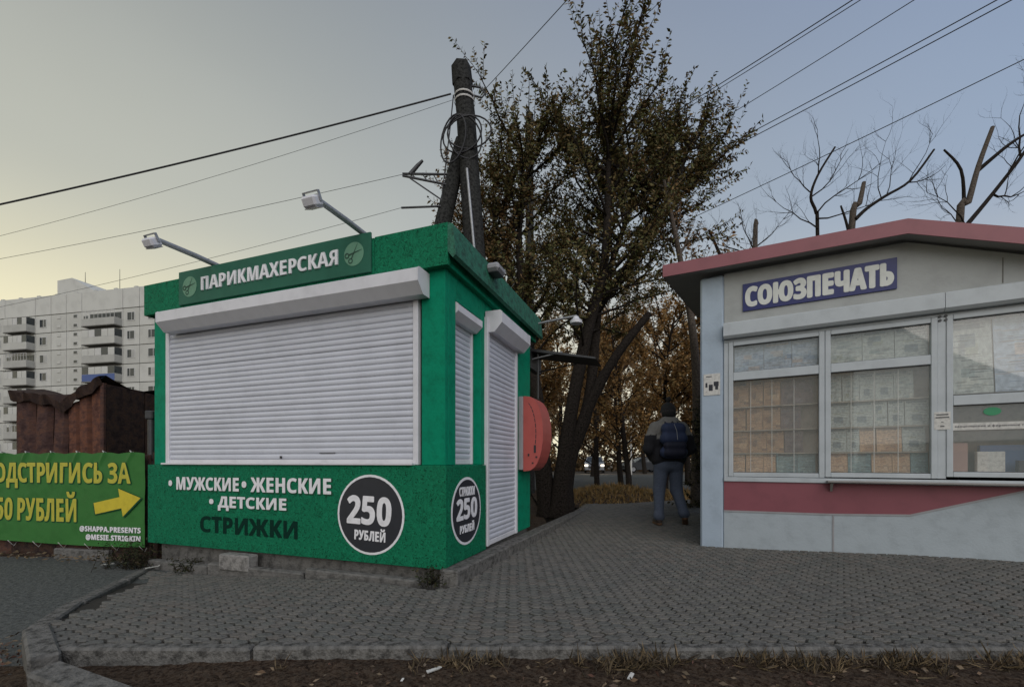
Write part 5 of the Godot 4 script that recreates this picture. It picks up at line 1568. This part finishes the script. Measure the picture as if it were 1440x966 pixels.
func bare_trees() -> void:
	var r := RandomNumberGenerator.new()
	r.seed = 18
	# each: base, stub paths (points, radius), twiggy limbs (start, direction, length, radius)
	var list := [
		["lopped bare tree stub showing at the left of the red roof", Vector3(7.15, -0.1, -13.0), [[[[7.1, -0.1], [7.17, 7.3], [7.22, 7.95]], 0.09]], [[7.15, 7.2, -0.5, 0.9, 1.0, 0.03], [7.1, 6.9, -0.9, 0.5, 1.4, 0.035], [7.2, 7.3, 0.7, 0.7, 1.2, 0.03]]],
		["bare twiggy tree with crooked thin trunk above the red roof", Vector3(9.3, -0.1, -13.3), [[[[9.3, -0.1], [9.27, 7.66], [9.23, 8.5], [9.02, 8.95], [9.23, 9.6], [9.8, 10.5]], 0.055]], [[9.23, 8.5, 0.7, 0.5, 2.0, 0.035], [9.03, 8.95, 0.6, 0.6, 1.9, 0.03], [9.2, 8.3, 0.9, 0.2, 1.8, 0.035], [9.25, 9.6, -0.4, 0.9, 1.2, 0.025], [9.25, 8.0, -0.8, 0.5, 1.5, 0.03], [9.0, 9.1, -0.7, 0.7, 1.2, 0.025]]],
		["lopped bare tree with thick cut stub and long dark limb above the roof", Vector3(10.0, -0.1, -13.0), [[[[9.9, -0.1], [10.06, 7.7], [10.28, 8.6], [10.45, 9.25]], 0.105], [[[10.0, 7.5], [9.9, 8.1], [9.75, 8.55]], 0.045], [[[10.12, 8.1], [10.5, 8.45], [11.05, 8.82], [11.75, 9.25], [12.5, 10.2]], 0.055]], [[11.05, 8.8, 0.3, 0.9, 1.7, 0.02], [11.7, 9.2, 0.9, 0.1, 1.2, 0.025], [11.7, 9.2, 0.5, 0.9, 1.4, 0.02], [10.9, 8.75, -0.2, 1.0, 1.5, 0.02]]],
		["heavily pruned forked tree at the right edge above the red roof", Vector3(11.2, -0.1, -11.0), [[[[11.1, -0.1], [11.21, 6.8], [11.39, 7.43], [11.71, 8.4], [12.06, 9.35]], 0.09], [[[11.33, 7.4], [11.18, 8.22], [10.86, 8.80]], 0.042], [[[11.3, 6.85], [12.06, 7.69], [12.85, 8.75], [13.3, 9.6]], 0.055], [[[11.75, 8.3], [12.3, 8.8], [13.0, 9.25]], 0.05]], [[12.0, 7.65, 0.9, 0.1, 1.6, 0.04], [12.7, 8.6, 0.5, 0.9, 1.6, 0.035], [12.9, 8.8, 0.9, 0.5, 1.5, 0.03], [12.9, 9.2, 0.6, 0.8, 1.4, 0.025], [11.3, 6.9, -0.7, 0.6, 1.3, 0.025], [12.3, 8.0, 0.2, 1.0, 1.4, 0.03], [11.25, 6.7, -0.4, 0.9, 1.5, 0.02]]],
		["thin bare tree by the left end of the red roof edge", Vector3(6.3, -0.1, -12.0), [[[[6.3, -0.1], [6.3, 5.8], [6.15, 6.3], [5.75, 6.5], [5.55, 7.0], [5.35, 7.25]], 0.06]], [[5.75, 6.5, -0.5, 0.6, 0.8, 0.015], [6.2, 6.2, 0.4, 0.8, 1.2, 0.02], [6.25, 6.0, 0.9, 0.6, 1.4, 0.02]]]]
	for q in list:
		var t := base("bare_tree", q[1])
		tag(t, q[0], "tree", "bare trees behind the news kiosk")
		var o: Vector3 = q[1]
		var first := true
		for s in q[2]:
			var p := []
			for a in s[0]: p.append(Vector3(a[0], a[1], o.z + r.randf_range(-0.1, 0.1)) - o)
			p = smooth_path(p, 4)
			var rads := []
			for k in p.size(): rads.append(s[1] * lerpf(1.0, 0.5, k / float(p.size() - 1)))
			bar("trunk" if first else "limb", p, rads, M.bark_pale if s[1] > 0.08 else M.bark, t, 8)
			first = false
		var g := Geo.new()
		for l in q[3]:
			bare_limbs(g, r, Vector3(l[0], l[1], o.z) - o, Vector3(l[2], l[3], r.randf_range(-0.3, 0.3)).normalized(), l[4], l[5] * 0.75, 3)
		put("twigs", g.mesh(), M.bark, t)

# ---------------------------------------------------------------- walking person
# smooth union of tapered capsules meshed as surface nets; bones: [a, b, ra, rb]
func sdf_mesh(bones: Array, cell: float, k: float, paint: Variant = null) -> ArrayMesh:
	var lo := Vector3(1e9, 1e9, 1e9); var hi := -lo
	for b in bones:
		var rr: float = maxf(b[2], b[3]) + 3.0 * cell + k
		lo = lo.min(b[0] - Vector3.ONE * rr).min(b[1] - Vector3.ONE * rr)
		hi = hi.max(b[0] + Vector3.ONE * rr).max(b[1] + Vector3.ONE * rr)
	var nx := int((hi.x - lo.x) / cell) + 2; var ny := int((hi.y - lo.y) / cell) + 2; var nz := int((hi.z - lo.z) / cell) + 2
	var f := PackedFloat32Array()
	f.resize(nx * ny * nz)
	f.fill(9.0)
	for b in bones:
		var a: Vector3 = b[0]; var e: Vector3 = b[1]
		var ra: float = b[2]; var rb: float = b[3]
		var m := maxf(ra, rb) + 2.5 * cell + k
		var l0 := ((a.min(e) - Vector3.ONE * m - lo) / cell).floor().max(Vector3.ZERO)
		var h0 := ((a.max(e) + Vector3.ONE * m - lo) / cell).ceil().min(Vector3(nx - 1, ny - 1, nz - 1))
		var ab := e - a
		var inv := 1.0 / maxf(ab.length_squared(), 1e-9)
		for z in range(int(l0.z), int(h0.z) + 1):
			for y in range(int(l0.y), int(h0.y) + 1):
				for x in range(int(l0.x), int(h0.x) + 1):
					var p := lo + Vector3(x, y, z) * cell
					var t := clampf((p - a).dot(ab) * inv, 0.0, 1.0)
					var d := p.distance_to(a + ab * t) - lerpf(ra, rb, t)
					var i := (z * ny + y) * nx + x
					var o := f[i]
					var h := maxf(k - absf(o - d), 0.0) / k
					f[i] = minf(o, d) - h * h * k * 0.25
	var idx := {}
	var vs := PackedVector3Array(); var ns := PackedVector3Array(); var cs := PackedColorArray(); var ix := PackedInt32Array()
	var sy := nx; var sz := nx * ny
	var offs := [0, 1, sy, sy + 1, sz, sz + 1, sz + sy, sz + sy + 1]
	var ed := [[0, 1], [2, 3], [4, 5], [6, 7], [0, 2], [1, 3], [4, 6], [5, 7], [0, 4], [1, 5], [2, 6], [3, 7]]
	for z in nz - 1:
		for y in ny - 1:
			for x in nx - 1:
				var i := (z * ny + y) * nx + x
				if f[i] > 3.0 * cell: continue
				var mask := 0
				for c in 8:
					if f[i + offs[c]] < 0.0: mask |= 1 << c
				if mask == 0 or mask == 255: continue
				var s := Vector3.ZERO
				var n := 0
				for e in ed:
					var a: float = f[i + offs[e[0]]]; var b: float = f[i + offs[e[1]]]
					if (a < 0.0) != (b < 0.0):
						var t := a / (a - b)
						var pa := Vector3(e[0] & 1, (e[0] >> 1) & 1, e[0] >> 2); var pb := Vector3(e[1] & 1, (e[1] >> 1) & 1, e[1] >> 2)
						s += pa.lerp(pb, t)
						n += 1
				idx[i] = vs.size()
				var p := lo + (Vector3(x, y, z) + s / n) * cell
				vs.push_back(p)
				ns.push_back(Vector3(f[i + 1] + f[i + 1 + sy] + f[i + 1 + sz] + f[i + 1 + sy + sz] - f[i] - f[i + sy] - f[i + sz] - f[i + sy + sz], f[i + sy] + f[i + sy + 1] + f[i + sy + sz] + f[i + sy + sz + 1] - f[i] - f[i + 1] - f[i + sz] - f[i + sz + 1], f[i + sz] + f[i + sz + 1] + f[i + sz + sy] + f[i + sz + sy + 1] - f[i] - f[i + 1] - f[i + sy] - f[i + sy + 1]).normalized())
				cs.push_back(paint.call(p) if paint != null else Color(1, 1, 1))
	for i in idx:
		for ax in 3:
			var st: int = [1, sy, sz][ax]
			if (f[i] < 0.0) == (f[i + st] < 0.0): continue
			var u: int = [sy, sz, 1][ax]; var w: int = [sz, 1, sy][ax]
			if not (idx.has(i - u) and idx.has(i - w) and idx.has(i - u - w)): continue
			var q := [idx[i], idx[i - u], idx[i - u - w], idx[i - w]]
			if f[i] < 0.0: ix.append_array([q[0], q[2], q[1], q[0], q[3], q[2]])
			else: ix.append_array([q[0], q[1], q[2], q[0], q[2], q[3]])
	var arr := []
	arr.resize(Mesh.ARRAY_MAX)
	arr[Mesh.ARRAY_VERTEX] = vs; arr[Mesh.ARRAY_NORMAL] = ns; arr[Mesh.ARRAY_COLOR] = cs; arr[Mesh.ARRAY_INDEX] = ix
	var am := ArrayMesh.new()
	am.add_surface_from_arrays(Mesh.PRIMITIVE_TRIANGLES, arr)
	return am

func bone(ax: float, ay: float, az: float, bx_: float, by: float, bz: float, ra: float, rb: float) -> Array:
	return [Vector3(ax, ay, az), Vector3(bx_, by, bz), ra, rb]

func person() -> void:
	var at := Vector3(2.29, gh(2.29, 6.45), -6.45)
	var o := base("person", at)
	tag(o, "person in a knit hat, grey and black jacket and jeans walking away", "person")
	# body under the clothes: head, neck, trunk, arms with hands in the jacket pockets, legs
	var body := [
		bone(0, 1.60, -0.02, 0, 1.655, -0.025, 0.088, 0.092), bone(0, 1.55, -0.07, 0, 1.60, -0.075, 0.055, 0.065), bone(0, 1.595, -0.125, 0, 1.575, -0.135, 0.014, 0.017),
		bone(-0.035, 1.615, -0.105, -0.03, 1.615, -0.107, 0.014, 0.014), bone(0.035, 1.615, -0.105, 0.03, 1.615, -0.107, 0.014, 0.014), bone(-0.02, 1.54, -0.118, 0.02, 1.54, -0.118, 0.012, 0.012),
		bone(-0.09, 1.60, -0.01, -0.092, 1.625, -0.005, 0.018, 0.02), bone(0.09, 1.60, -0.01, 0.092, 1.625, -0.005, 0.018, 0.02),
		bone(0, 1.42, 0, 0, 1.56, -0.02, 0.062, 0.058), bone(-0.10, 1.36, 0, 0.10, 1.36, 0, 0.11, 0.11), bone(0, 1.30, 0, 0, 1.0, 0, 0.13, 0.12),
		bone(-0.09, 0.93, 0, 0.09, 0.93, 0, 0.11, 0.11)]
	for s in [-1.0, 1.0]:
		body.append(bone(s * 0.19, 1.40, 0, s * 0.31, 1.12, 0.05, 0.055, 0.045))
		body.append(bone(s * 0.31, 1.12, 0.05, s * 0.20, 0.98, -0.13, 0.043, 0.032))
		body.append(bone(s * 0.20, 0.98, -0.13, s * 0.15, 0.95, -0.17, 0.036, 0.036))
		for fi in 4:
			body.append(bone(s * 0.15, 0.965 - fi * 0.02, -0.17, s * (0.10 - 0.004 * absf(fi - 1.5)), 0.94 - fi * 0.02, -0.185, 0.010, 0.009))
		body.append(bone(s * 0.17, 0.985, -0.165, s * 0.14, 0.995, -0.195, 0.011, 0.010))
	var legs := [[-0.10, 0.92, 0.0, -0.125, 0.50, -0.03, -0.155, 0.10, 0.05], [0.10, 0.92, 0.0, 0.125, 0.50, -0.02, 0.165, 0.155, 0.16]]
	for l in legs:
		body.append(bone(l[0], l[1], l[2], l[3], l[4], l[5], 0.085, 0.055))
		body.append(bone(l[3], l[4], l[5], l[6], l[7], l[8], 0.055, 0.04))
	put("body", sdf_mesh(body, 0.012, 0.03), M.skin, o)
	# jeans
	var j := [bone(-0.085, 0.92, 0.0, 0.085, 0.92, 0.0, 0.128, 0.128), bone(-0.075, 0.87, 0.035, 0.075, 0.87, 0.035, 0.105, 0.105)]
	for l in legs:
		j.append(bone(l[0], l[1] - 0.02, l[2], l[3], l[4], l[5], 0.112, 0.084))
		j.append(bone(l[3], l[4], l[5], l[6], l[7] + 0.02, l[8], 0.083, 0.064))
		j.append(bone(l[6] - 0.01, l[7] + 0.03, l[8], l[6] + 0.012, l[7] + 0.01, l[8] - 0.01, 0.066, 0.068))
	var jg := sdf_mesh(j, 0.013, 0.035)
	put("jeans", jg, M.jeans, o)
	# jacket: pale yoke and hood, black below
	var fz := fbm(6.0, 3)
	var paint := func(p: Vector3) -> Color:
		var arm := absf(p.x) > 0.205
		var cut := 1.30 if arm else 1.24
		if p.y > cut + 0.012 * fz.get_noise_2d(p.x * 3.0, p.z * 3.0): return Color(0.20, 0.195, 0.18)
		return Color(0.012, 0.013, 0.016)
	var jk := [bone(-0.13, 1.37, 0.0, 0.13, 1.37, 0.0, 0.135, 0.135), bone(-0.11, 1.20, 0.0, 0.11, 1.20, 0.0, 0.145, 0.145), bone(-0.11, 1.03, 0.0, 0.11, 1.03, 0.0, 0.148, 0.148), bone(-0.11, 0.97, 0.0, 0.11, 0.97, 0.0, 0.146, 0.146),
		bone(-0.06, 1.485, 0.04, 0.06, 1.485, 0.04, 0.085, 0.085), bone(-0.07, 1.47, -0.04, 0.07, 1.47, -0.04, 0.07, 0.07), bone(-0.03, 1.44, 0.09, 0.03, 1.44, 0.09, 0.07, 0.07)]
	for s in [-1.0, 1.0]:
		jk.append(bone(s * 0.195, 1.405, 0, s * 0.27, 1.24, 0.03, 0.092, 0.082))
		jk.append(bone(s * 0.27, 1.24, 0.03, s * 0.305, 1.10, 0.05, 0.085, 0.076))
		jk.append(bone(s * 0.305, 1.10, 0.05, s * 0.19, 0.97, -0.13, 0.076, 0.062))
	put("jacket", sdf_mesh(jk, 0.013, 0.035, paint), M.cloth, o)
	# knit hat with a bobble
	var hat := [bone(0, 1.66, -0.01, 0, 1.685, -0.01, 0.108, 0.100), bone(0, 1.635, 0.0, 0, 1.65, 0.0, 0.107, 0.110), bone(0, 1.822, 0, 0, 1.826, 0, 0.038, 0.038)]
	var knit := func(p: Vector3) -> Color:
		if p.y < 1.665 and p.y > 1.635: return Color(0.055, 0.050, 0.050) if int(floor(atan2(p.x, p.z) * 9.0)) % 2 else Color(0.02, 0.02, 0.022)
		return Color(0.022, 0.021, 0.022)
	put("knit_hat", sdf_mesh(hat, 0.009, 0.006, knit), M.cloth, o)
	# shoes
	var pf := [[Vector3(-0.155, 0.0, 0.05), 0.0, 0.02], [Vector3(0.175, 0.075, 0.165), -0.62, -0.45]]
	for q in pf:
		var sh := [bone(0, 0.075, 0.0, 0, 0.09, 0.0, 0.048, 0.05), bone(0, 0.05, 0.02, 0, 0.045, -0.16, 0.042, 0.038)]
		var s := base("shoe", q[0], 0, o)
		s.rotation = Vector3(q[1], q[2], 0)
		put("upper", sdf_mesh(sh, 0.009, 0.02), M.shoe, s)
		put("sole", sdf_mesh([bone(0, 0.016, 0.035, 0, 0.016, -0.17, 0.026, 0.026), bone(-0.015, 0.016, 0.03, -0.02, 0.016, -0.16, 0.024, 0.024), bone(0.015, 0.016, 0.03, 0.02, 0.016, -0.16, 0.024, 0.024)], 0.009, 0.01), M.sole, s)
	# backpack
	var b := base("backpack", at + Vector3(0.0, 0.0, 0.0))
	tag(b, "navy blue backpack on the back of the walking person", "backpack")
	var pk := [bone(-0.09, 1.38, 0.20, 0.09, 1.38, 0.20, 0.085, 0.085), bone(-0.105, 1.24, 0.215, 0.105, 1.24, 0.215, 0.09, 0.09), bone(-0.105, 1.05, 0.215, 0.105, 1.05, 0.215, 0.088, 0.088)]
	put("bag", sdf_mesh(pk, 0.012, 0.05), M.navy, b)
	put("front_pocket", sdf_mesh([bone(-0.10, 1.14, 0.265, 0.10, 1.14, 0.265, 0.062, 0.062), bone(-0.10, 1.04, 0.262, 0.10, 1.04, 0.262, 0.065, 0.065)], 0.012, 0.04), M.navy_dark, b)
	bar("haul_loop", [Vector3(-0.025, 1.455, 0.17), Vector3(0.0, 1.49, 0.16), Vector3(0.025, 1.455, 0.17)], [0.007], M.navy_dark, b, 6)
	for s in [-1.0, 1.0]:
		bar("shoulder_strap", [Vector3(s * 0.07, 1.43, 0.16), Vector3(s * 0.10, 1.53, 0.06), Vector3(s * 0.125, 1.51, -0.08), Vector3(s * 0.14, 1.36, -0.15), Vector3(s * 0.16, 1.15, -0.13), Vector3(s * 0.15, 1.0, 0.15)], [0.020], M.navy_dark, b, 6)
	bar("zip", [Vector3(-0.015, 1.44, 0.275), Vector3(0.012, 1.34, 0.302), Vector3(0.02, 1.22, 0.309)], [0.004], M.steel, b, 5)

# ---------------------------------------------------------------- cars
func car(called: String, at: Vector3, turn: float, m: Material, lit: bool, label: String) -> void:
	var c := base(called, at, turn)
	tag(c, label, "car", "cars beyond the kiosks")
	# side outline, nose towards +x
	var prof := PackedVector2Array([Vector2(-2.1, 0.35), Vector2(-2.15, 0.75), Vector2(-2.05, 0.95), Vector2(-1.5, 1.0), Vector2(1.0, 0.98), Vector2(1.95, 0.86), Vector2(2.12, 0.65), Vector2(2.1, 0.30), Vector2(1.7, 0.25), Vector2(-1.7, 0.25)])
	var g := Geo.new()
	g.prism(prof, -0.86, 0.86)
	put("body", g.mesh(), m, c)
	g = Geo.new()
	var lo := [Vector3(-1.75, 0.99, 0.80), Vector3(1.05, 0.97, 0.80)]; var hi := [Vector3(-1.15, 1.44, 0.60), Vector3(0.25, 1.45, 0.60)]
	var mir := Vector3(1, 1, -1)
	g.face(lo[0], lo[1], hi[1], hi[0], Vector3.BACK)
	g.face(lo[0] * mir, lo[1] * mir, hi[1] * mir, hi[0] * mir, Vector3.FORWARD)
	g.face(lo[1], lo[1] * mir, hi[1] * mir, hi[1], Vector3.RIGHT)
	g.face(lo[0], lo[0] * mir, hi[0] * mir, hi[0], Vector3.LEFT)
	put("windows", g.mesh(), M.dark_glass, c)
	bx("roof", Vector3(-1.17, 1.42, -0.62), Vector3(0.27, 1.48, 0.62), m, c, 0.02)
	for s in [-1.0, 1.0]:
		bar("pillar", [Vector3(1.05, 0.97, s * 0.80), Vector3(0.25, 1.45, s * 0.61)], [0.035], m, c, 5)
		bar("pillar", [Vector3(-0.35, 0.97, s * 0.80), Vector3(-0.38, 1.45, s * 0.61)], [0.035], m, c, 5)
		bar("pillar", [Vector3(-1.75, 0.97, s * 0.80), Vector3(-1.15, 1.45, s * 0.61)], [0.05], m, c, 5)
		for x in [-1.3, 1.35]:
			var w := base("wheel", Vector3(x, 0.31, s * 0.80), 0, c)
			w.rotation.x = PI * 0.5
			var t := Geo.new()
			t.lathe([Vector2(0.2, -0.1), Vector2(0.31, -0.09), Vector2(0.31, 0.09), Vector2(0.2, 0.1)], 16)
			put("tyre", t.mesh(), M.tyre, w)
			t = Geo.new()
			t.lathe([Vector2(0.0, 0.08), Vector2(0.2, 0.085), Vector2(0.2, -0.085), Vector2(0.0, -0.08)], 12)
			put("rim", t.mesh(), M.steel, w)
		bx("headlight", Vector3(2.03, 0.60, s * 0.70 - 0.14), Vector3(2.14, 0.76, s * 0.70 + 0.14), M.headlamp if lit else M.window_frame, c, 0.02)
		bx("tail_light", Vector3(-2.17, 0.68, s * 0.70 - 0.12), Vector3(-2.10, 0.86, s * 0.70 + 0.12), M.kiosk_red, c, 0.01)
	bx("grille", Vector3(2.06, 0.42, -0.5), Vector3(2.13, 0.58, 0.5), M.black_plastic, c, 0.01)
	bx("bumper", Vector3(2.0, 0.26, -0.84), Vector3(2.16, 0.42, 0.84), m, c, 0.03)
	if lit:
		for s in [-1.0, 1.0]:
			var l := SpotLight3D.new()
			l.name = "headlight_beam"
			l.light_energy = 1.2
			l.light_color = Color(1.0, 0.95, 0.85)
			l.spot_range = 30.0
			l.spot_angle = 35.0
			l.light_size = 0.1
			l.shadow_enabled = true
			c.add_child(l, true)
			l.position = Vector3(2.18, 0.68, s * 0.70)
			l.rotation_degrees = Vector3(-6, -90, 0)

func cars() -> void:
	car("parked_car", Vector3(7.65, -0.02, -41.0), -100.0, M.car_silver, true, "silver car with lit headlights far beyond the leafy tree")
	car("parked_car", Vector3(12.6, -0.02, -42.5), -170.0, M.car_dark, false, "dark car far behind the walking person")
	car("parked_car", Vector3(-36.0, -0.15, -31.0), -20.0, M.car_dark, false, "dark parked car left of the rusty shed")
	car("parked_car", Vector3(-44.0, -0.15, -40.0), -10.0, M.car_silver, false, "pale parked car in front of the apartment block")
	# slim lamp post at the far roadside
	var l := base("street_lamp", Vector3(9.6, -0.05, -35.5))
	tag(l, "slim pale lamp post far behind the walking person", "street lamp")
	bar("post", [Vector3(0, 0, 0), Vector3(0, 4.2, 0)], [0.09, 0.06], M.paper, l, 8)
	var g := Geo.new()
	g.lathe([Vector2(0.0, 0.25), Vector2(0.22, 0.15), Vector2(0.2, -0.15), Vector2(0.0, -0.2)], 12)
	put("lantern", g.mesh(), M.paper, l).position = Vector3(0, 4.4, 0)

# ---------------------------------------------------------------- houses across the road, mirrored in the kiosk windows
func mirrored_houses() -> void:
	var b := base("brick_block", Vector3(-27.0, -0.3, 53.0), 180.0 + 21.0)
	tag(b, "five storey brick house with sunset warmth in its colour across the road, mirrored in the kiosk windows", "building")
	bx("wall", Vector3(0.0, 0, -11), Vector3(46, 15.5, 0), M.sunset_warm_brick, b, 0.05)
	for f in 5:
		for i in 14:
			var w := base("window", Vector3(2.0 + i * 3.2, 2.0 + f * 2.9, 0.0), 0, b)
			bx("frame", Vector3(-0.75, -0.7, 0.0), Vector3(0.75, 0.7, 0.06), M.window_frame, w, 0.01)
			bx("pane", Vector3(-0.65, -0.6, 0.04), Vector3(0.65, 0.6, 0.09), M.dark_glass, w, 0.01)
	bx("cornice", Vector3(-0.3, 15.5, -11.3), Vector3(46.3, 15.9, 0.3), M.facade, b, 0.05)
	var s := base("garage_row", Vector3(6.0, -0.3, 57.0), 180.0 + 8.0)
	tag(s, "long low brick garage row across the road, mirrored in the kiosk windows", "building")
	bx("wall", Vector3(0, 0, -6), Vector3(28, 3.4, 0), M.sunset_warm_brick, s, 0.05)
	bx("roof", Vector3(-0.2, 3.4, -6.2), Vector3(28.2, 3.6, 0.3), M.dark_steel, s, 0.03)
	for i in 7:
		bx("garage_door", Vector3(0.8 + i * 3.9, 0, 0.0), Vector3(3.6 + i * 3.9, 2.5, 0.06), M.rust_dark, s, 0.01)

# ---------------------------------------------------------------- litter, weeds, small things
func small_things() -> void:
	var r := RandomNumberGenerator.new()
	r.seed = 63
	var dry := [Color(0.16, 0.115, 0.06), Color(0.12, 0.085, 0.05), Color(0.20, 0.15, 0.085), Color(0.09, 0.07, 0.045)]
	# dry grass along the edge of the paving
	var g := Leafage.new()
	for k in 190:
		var x := r.randf_range(-1.2, 3.6)
		if r.randf() > 0.12: x = [-0.25, 0.55, 0.62, 1.35, 1.5, 1.95, 2.5][r.randi() % 7] + r.randfn(0, 0.11)
		var p := Vector3(x, -0.052, -2.235 + r.randf_range(-0.004, 0.06) + absf(r.randfn(0, 0.05)))
		for b in 9:
			var d := (rdir(r) * 0.75 + Vector3(0, 0.55, 0.25)).normalized()
			g.leaf(p + Vector3(r.randfn(0, 0.012), 0, r.randfn(0, 0.012)), d, rdir(r), r.randf_range(0.03, 0.11), 0.005, dry[r.randi() % 4])
	tag(put("dead_grass", g.mesh(), M.weed), "dead grass along the front edge of the paving", "grass", "", "stuff")
	# fallen leaves and crumbs on the soil, and a drift left of the corner kerb
	var l := Leafage.new()
	for k in 620:
		var x := r.randf_range(-2.4, 3.6); var d := r.randf_range(1.6, 2.23)
		var y := -0.044
		if k < 260:
			x = -2.95 + r.randfn(0, 0.22); d = 2.42 + r.randfn(0, 0.14); y = -0.118
			if x > -2.55: continue
		elif x < -1.2: continue
		var c: Color = [Color(0.15, 0.10, 0.06), Color(0.20, 0.15, 0.10), Color(0.09, 0.06, 0.045), Color(0.17, 0.135, 0.095), Color(0.12, 0.06, 0.045)][r.randi() % 5]
		l.leaf(Vector3(x, y + r.randf_range(0.0, 0.012), -d), Vector3(r.randfn(), 0.15 * r.randfn(), r.randfn()).normalized(), Vector3(0.2 * r.randfn(), 1, 0.2 * r.randfn()).normalized().cross(Vector3(1, 0, 0.2)), r.randf_range(0.012, 0.045), r.randf_range(0.008, 0.022), c)
	for k in 500:
		var x := r.randf_range(-8.0, -3.6); var d := 4.75 + r.randf_range(0.0, 0.5) + (-x - 3.9) * 0.19 - 0.25
		l.leaf(Vector3(x, -0.10 + r.randf_range(0, 0.02), -d), Vector3(r.randfn(), 0.2 * r.randfn(), r.randfn()).normalized(), rdir(r), r.randf_range(0.02, 0.07), 0.02, dry[r.randi() % 4])
	tag(put("fallen_leaves", l.mesh(), M.weed), "fallen leaves and crumbs scattered over the soil", "leaves", "", "stuff")
	# soil clods
	var cl := Geo.new()
	for k in 700:
		var x := r.randf_range(-1.9, 3.4); var d := r.randf_range(1.7, 2.22)
		if k > 500: x = -2.85 + r.randfn(0, 0.3); d = 2.3 + r.randfn(0, 0.2)
		if k > 500 and x > -2.5: continue
		var s := r.randf_range(0.003, 0.011)
		var p := Vector3(x, (-0.05 - 0.035 * smooth(-1.0, -2.3, x) if k <= 500 else -0.125), -d)
		var a := p + rdir(r) * s; var b := p + rdir(r) * s; var c := p + rdir(r) * s; var e := p + Vector3(0, s, 0)
		for q in [[a, b, e], [b, c, e], [c, a, e]]:
			var nn: Vector3 = (q[1] - q[0]).cross(q[2] - q[0]).normalized()
			if nn.y < 0: nn = -nn
			cl.tri(q[0], q[1], q[2], nn, nn, nn)
	tag(put("soil_crumbs", cl.mesh(), M.soil), "small clods and gravel on the soil strip", "gravel", "", "stuff")
	# weeds at the two foot corners of the barber kiosk
	for q in [[Vector3(-3.86, -0.13, -4.50), 70, 0.30, "dark weed clump at the left foot of the barber kiosk"], [Vector3(-0.62, 0.0, -3.42), 26, 0.14, "small dark weed tuft under the near corner of the barber kiosk"], [Vector3(-3.2, -0.12, -4.33), 24, 0.14, "low weed tuft by the footing of the barber kiosk"]]:
		var w := base("weed_clump", q[0])
		tag(w, q[3], "weed", "weeds at the foot of the barber kiosk")
		var lf := Leafage.new(); var st := Geo.new()
		for k in q[1]:
			var lp := limb(st, r, Vector3(r.randfn(0, q[2] * 0.35), 0, r.randfn(0, 0.05)), (rdir(r) * 0.6 + Vector3.UP).normalized(), q[2] * r.randf_range(0.5, 1.2), 0.003, 0.0, 3, 3, 0.3)
			dress(lf, r, lp, 9, 0.035, [Color(0.030, 0.036, 0.018), Color(0.05, 0.045, 0.024), Color(0.022, 0.026, 0.014)], 0.3)
		put("stems", st.mesh(), M.bark, w)
		put("leaves", lf.mesh(), M.leaf, w)
	# concrete block by the foundation
	var k1 := Transform3D(Basis(Vector3.UP, deg_to_rad(-19.82)), Vector3(-0.5205, 0, -3.47))
	var cb := bx("concrete_block", Vector3(0, 0, 0), Vector3(0.36, 0.15, 0.12), M.pale_concrete, self, 0.012)
	cb.transform = k1 * Transform3D(Basis(Vector3.UP, 0.05), Vector3(-2.17, 0.01, 0.055))
	tag(cb, "pale concrete block against the foundation of the barber kiosk", "block")
	# scraps of paper
	for q in [[Vector3(-0.375, -0.040, -2.10), 0.5, 0.032, "white cigarette packet scrap on the soil before the paving"], [Vector3(-0.50, -0.042, -2.0), 1.4, 0.014, "tiny white paper crumb on the soil before the paving"], [Vector3(-3.60, -0.10, -4.40), 0.7, 0.05, "white plastic scrap by the left kerb near the weeds"], [Vector3(-4.2, -0.11, -4.58), 0.2, 0.06, "white scrap on the asphalt below the banner"], [Vector3(0.55, -0.042, -2.04), 1.0, 0.024, "pale torn wrapper on the soil right of the middle"]]:
		var p := Geo.new()
		var s: float = q[2]
		p.face(Vector3(-s, 0, -s * 0.4), Vector3(s, 0.006, -s * 0.4), Vector3(s, 0.008, s * 0.4), Vector3(-s, 0.0, s * 0.4), Vector3.UP)
		p.face(Vector3(s, 0.006, -s * 0.4), Vector3(s * 1.25, s * 0.3, -s * 0.3), Vector3(s * 1.2, s * 0.25, s * 0.4), Vector3(s, 0.008, s * 0.4), Vector3.UP)
		p.face(Vector3(-s, -0.004, -s * 0.4), Vector3(s, 0.002, -s * 0.4), Vector3(s, 0.004, s * 0.4), Vector3(-s, -0.004, s * 0.4), Vector3.DOWN)
		var o := put("paper_scrap", p.mesh(), M.paper)
		o.position = q[0]
		o.rotation.y = q[1]
		tag(o, q[3], "litter", "scraps of litter")
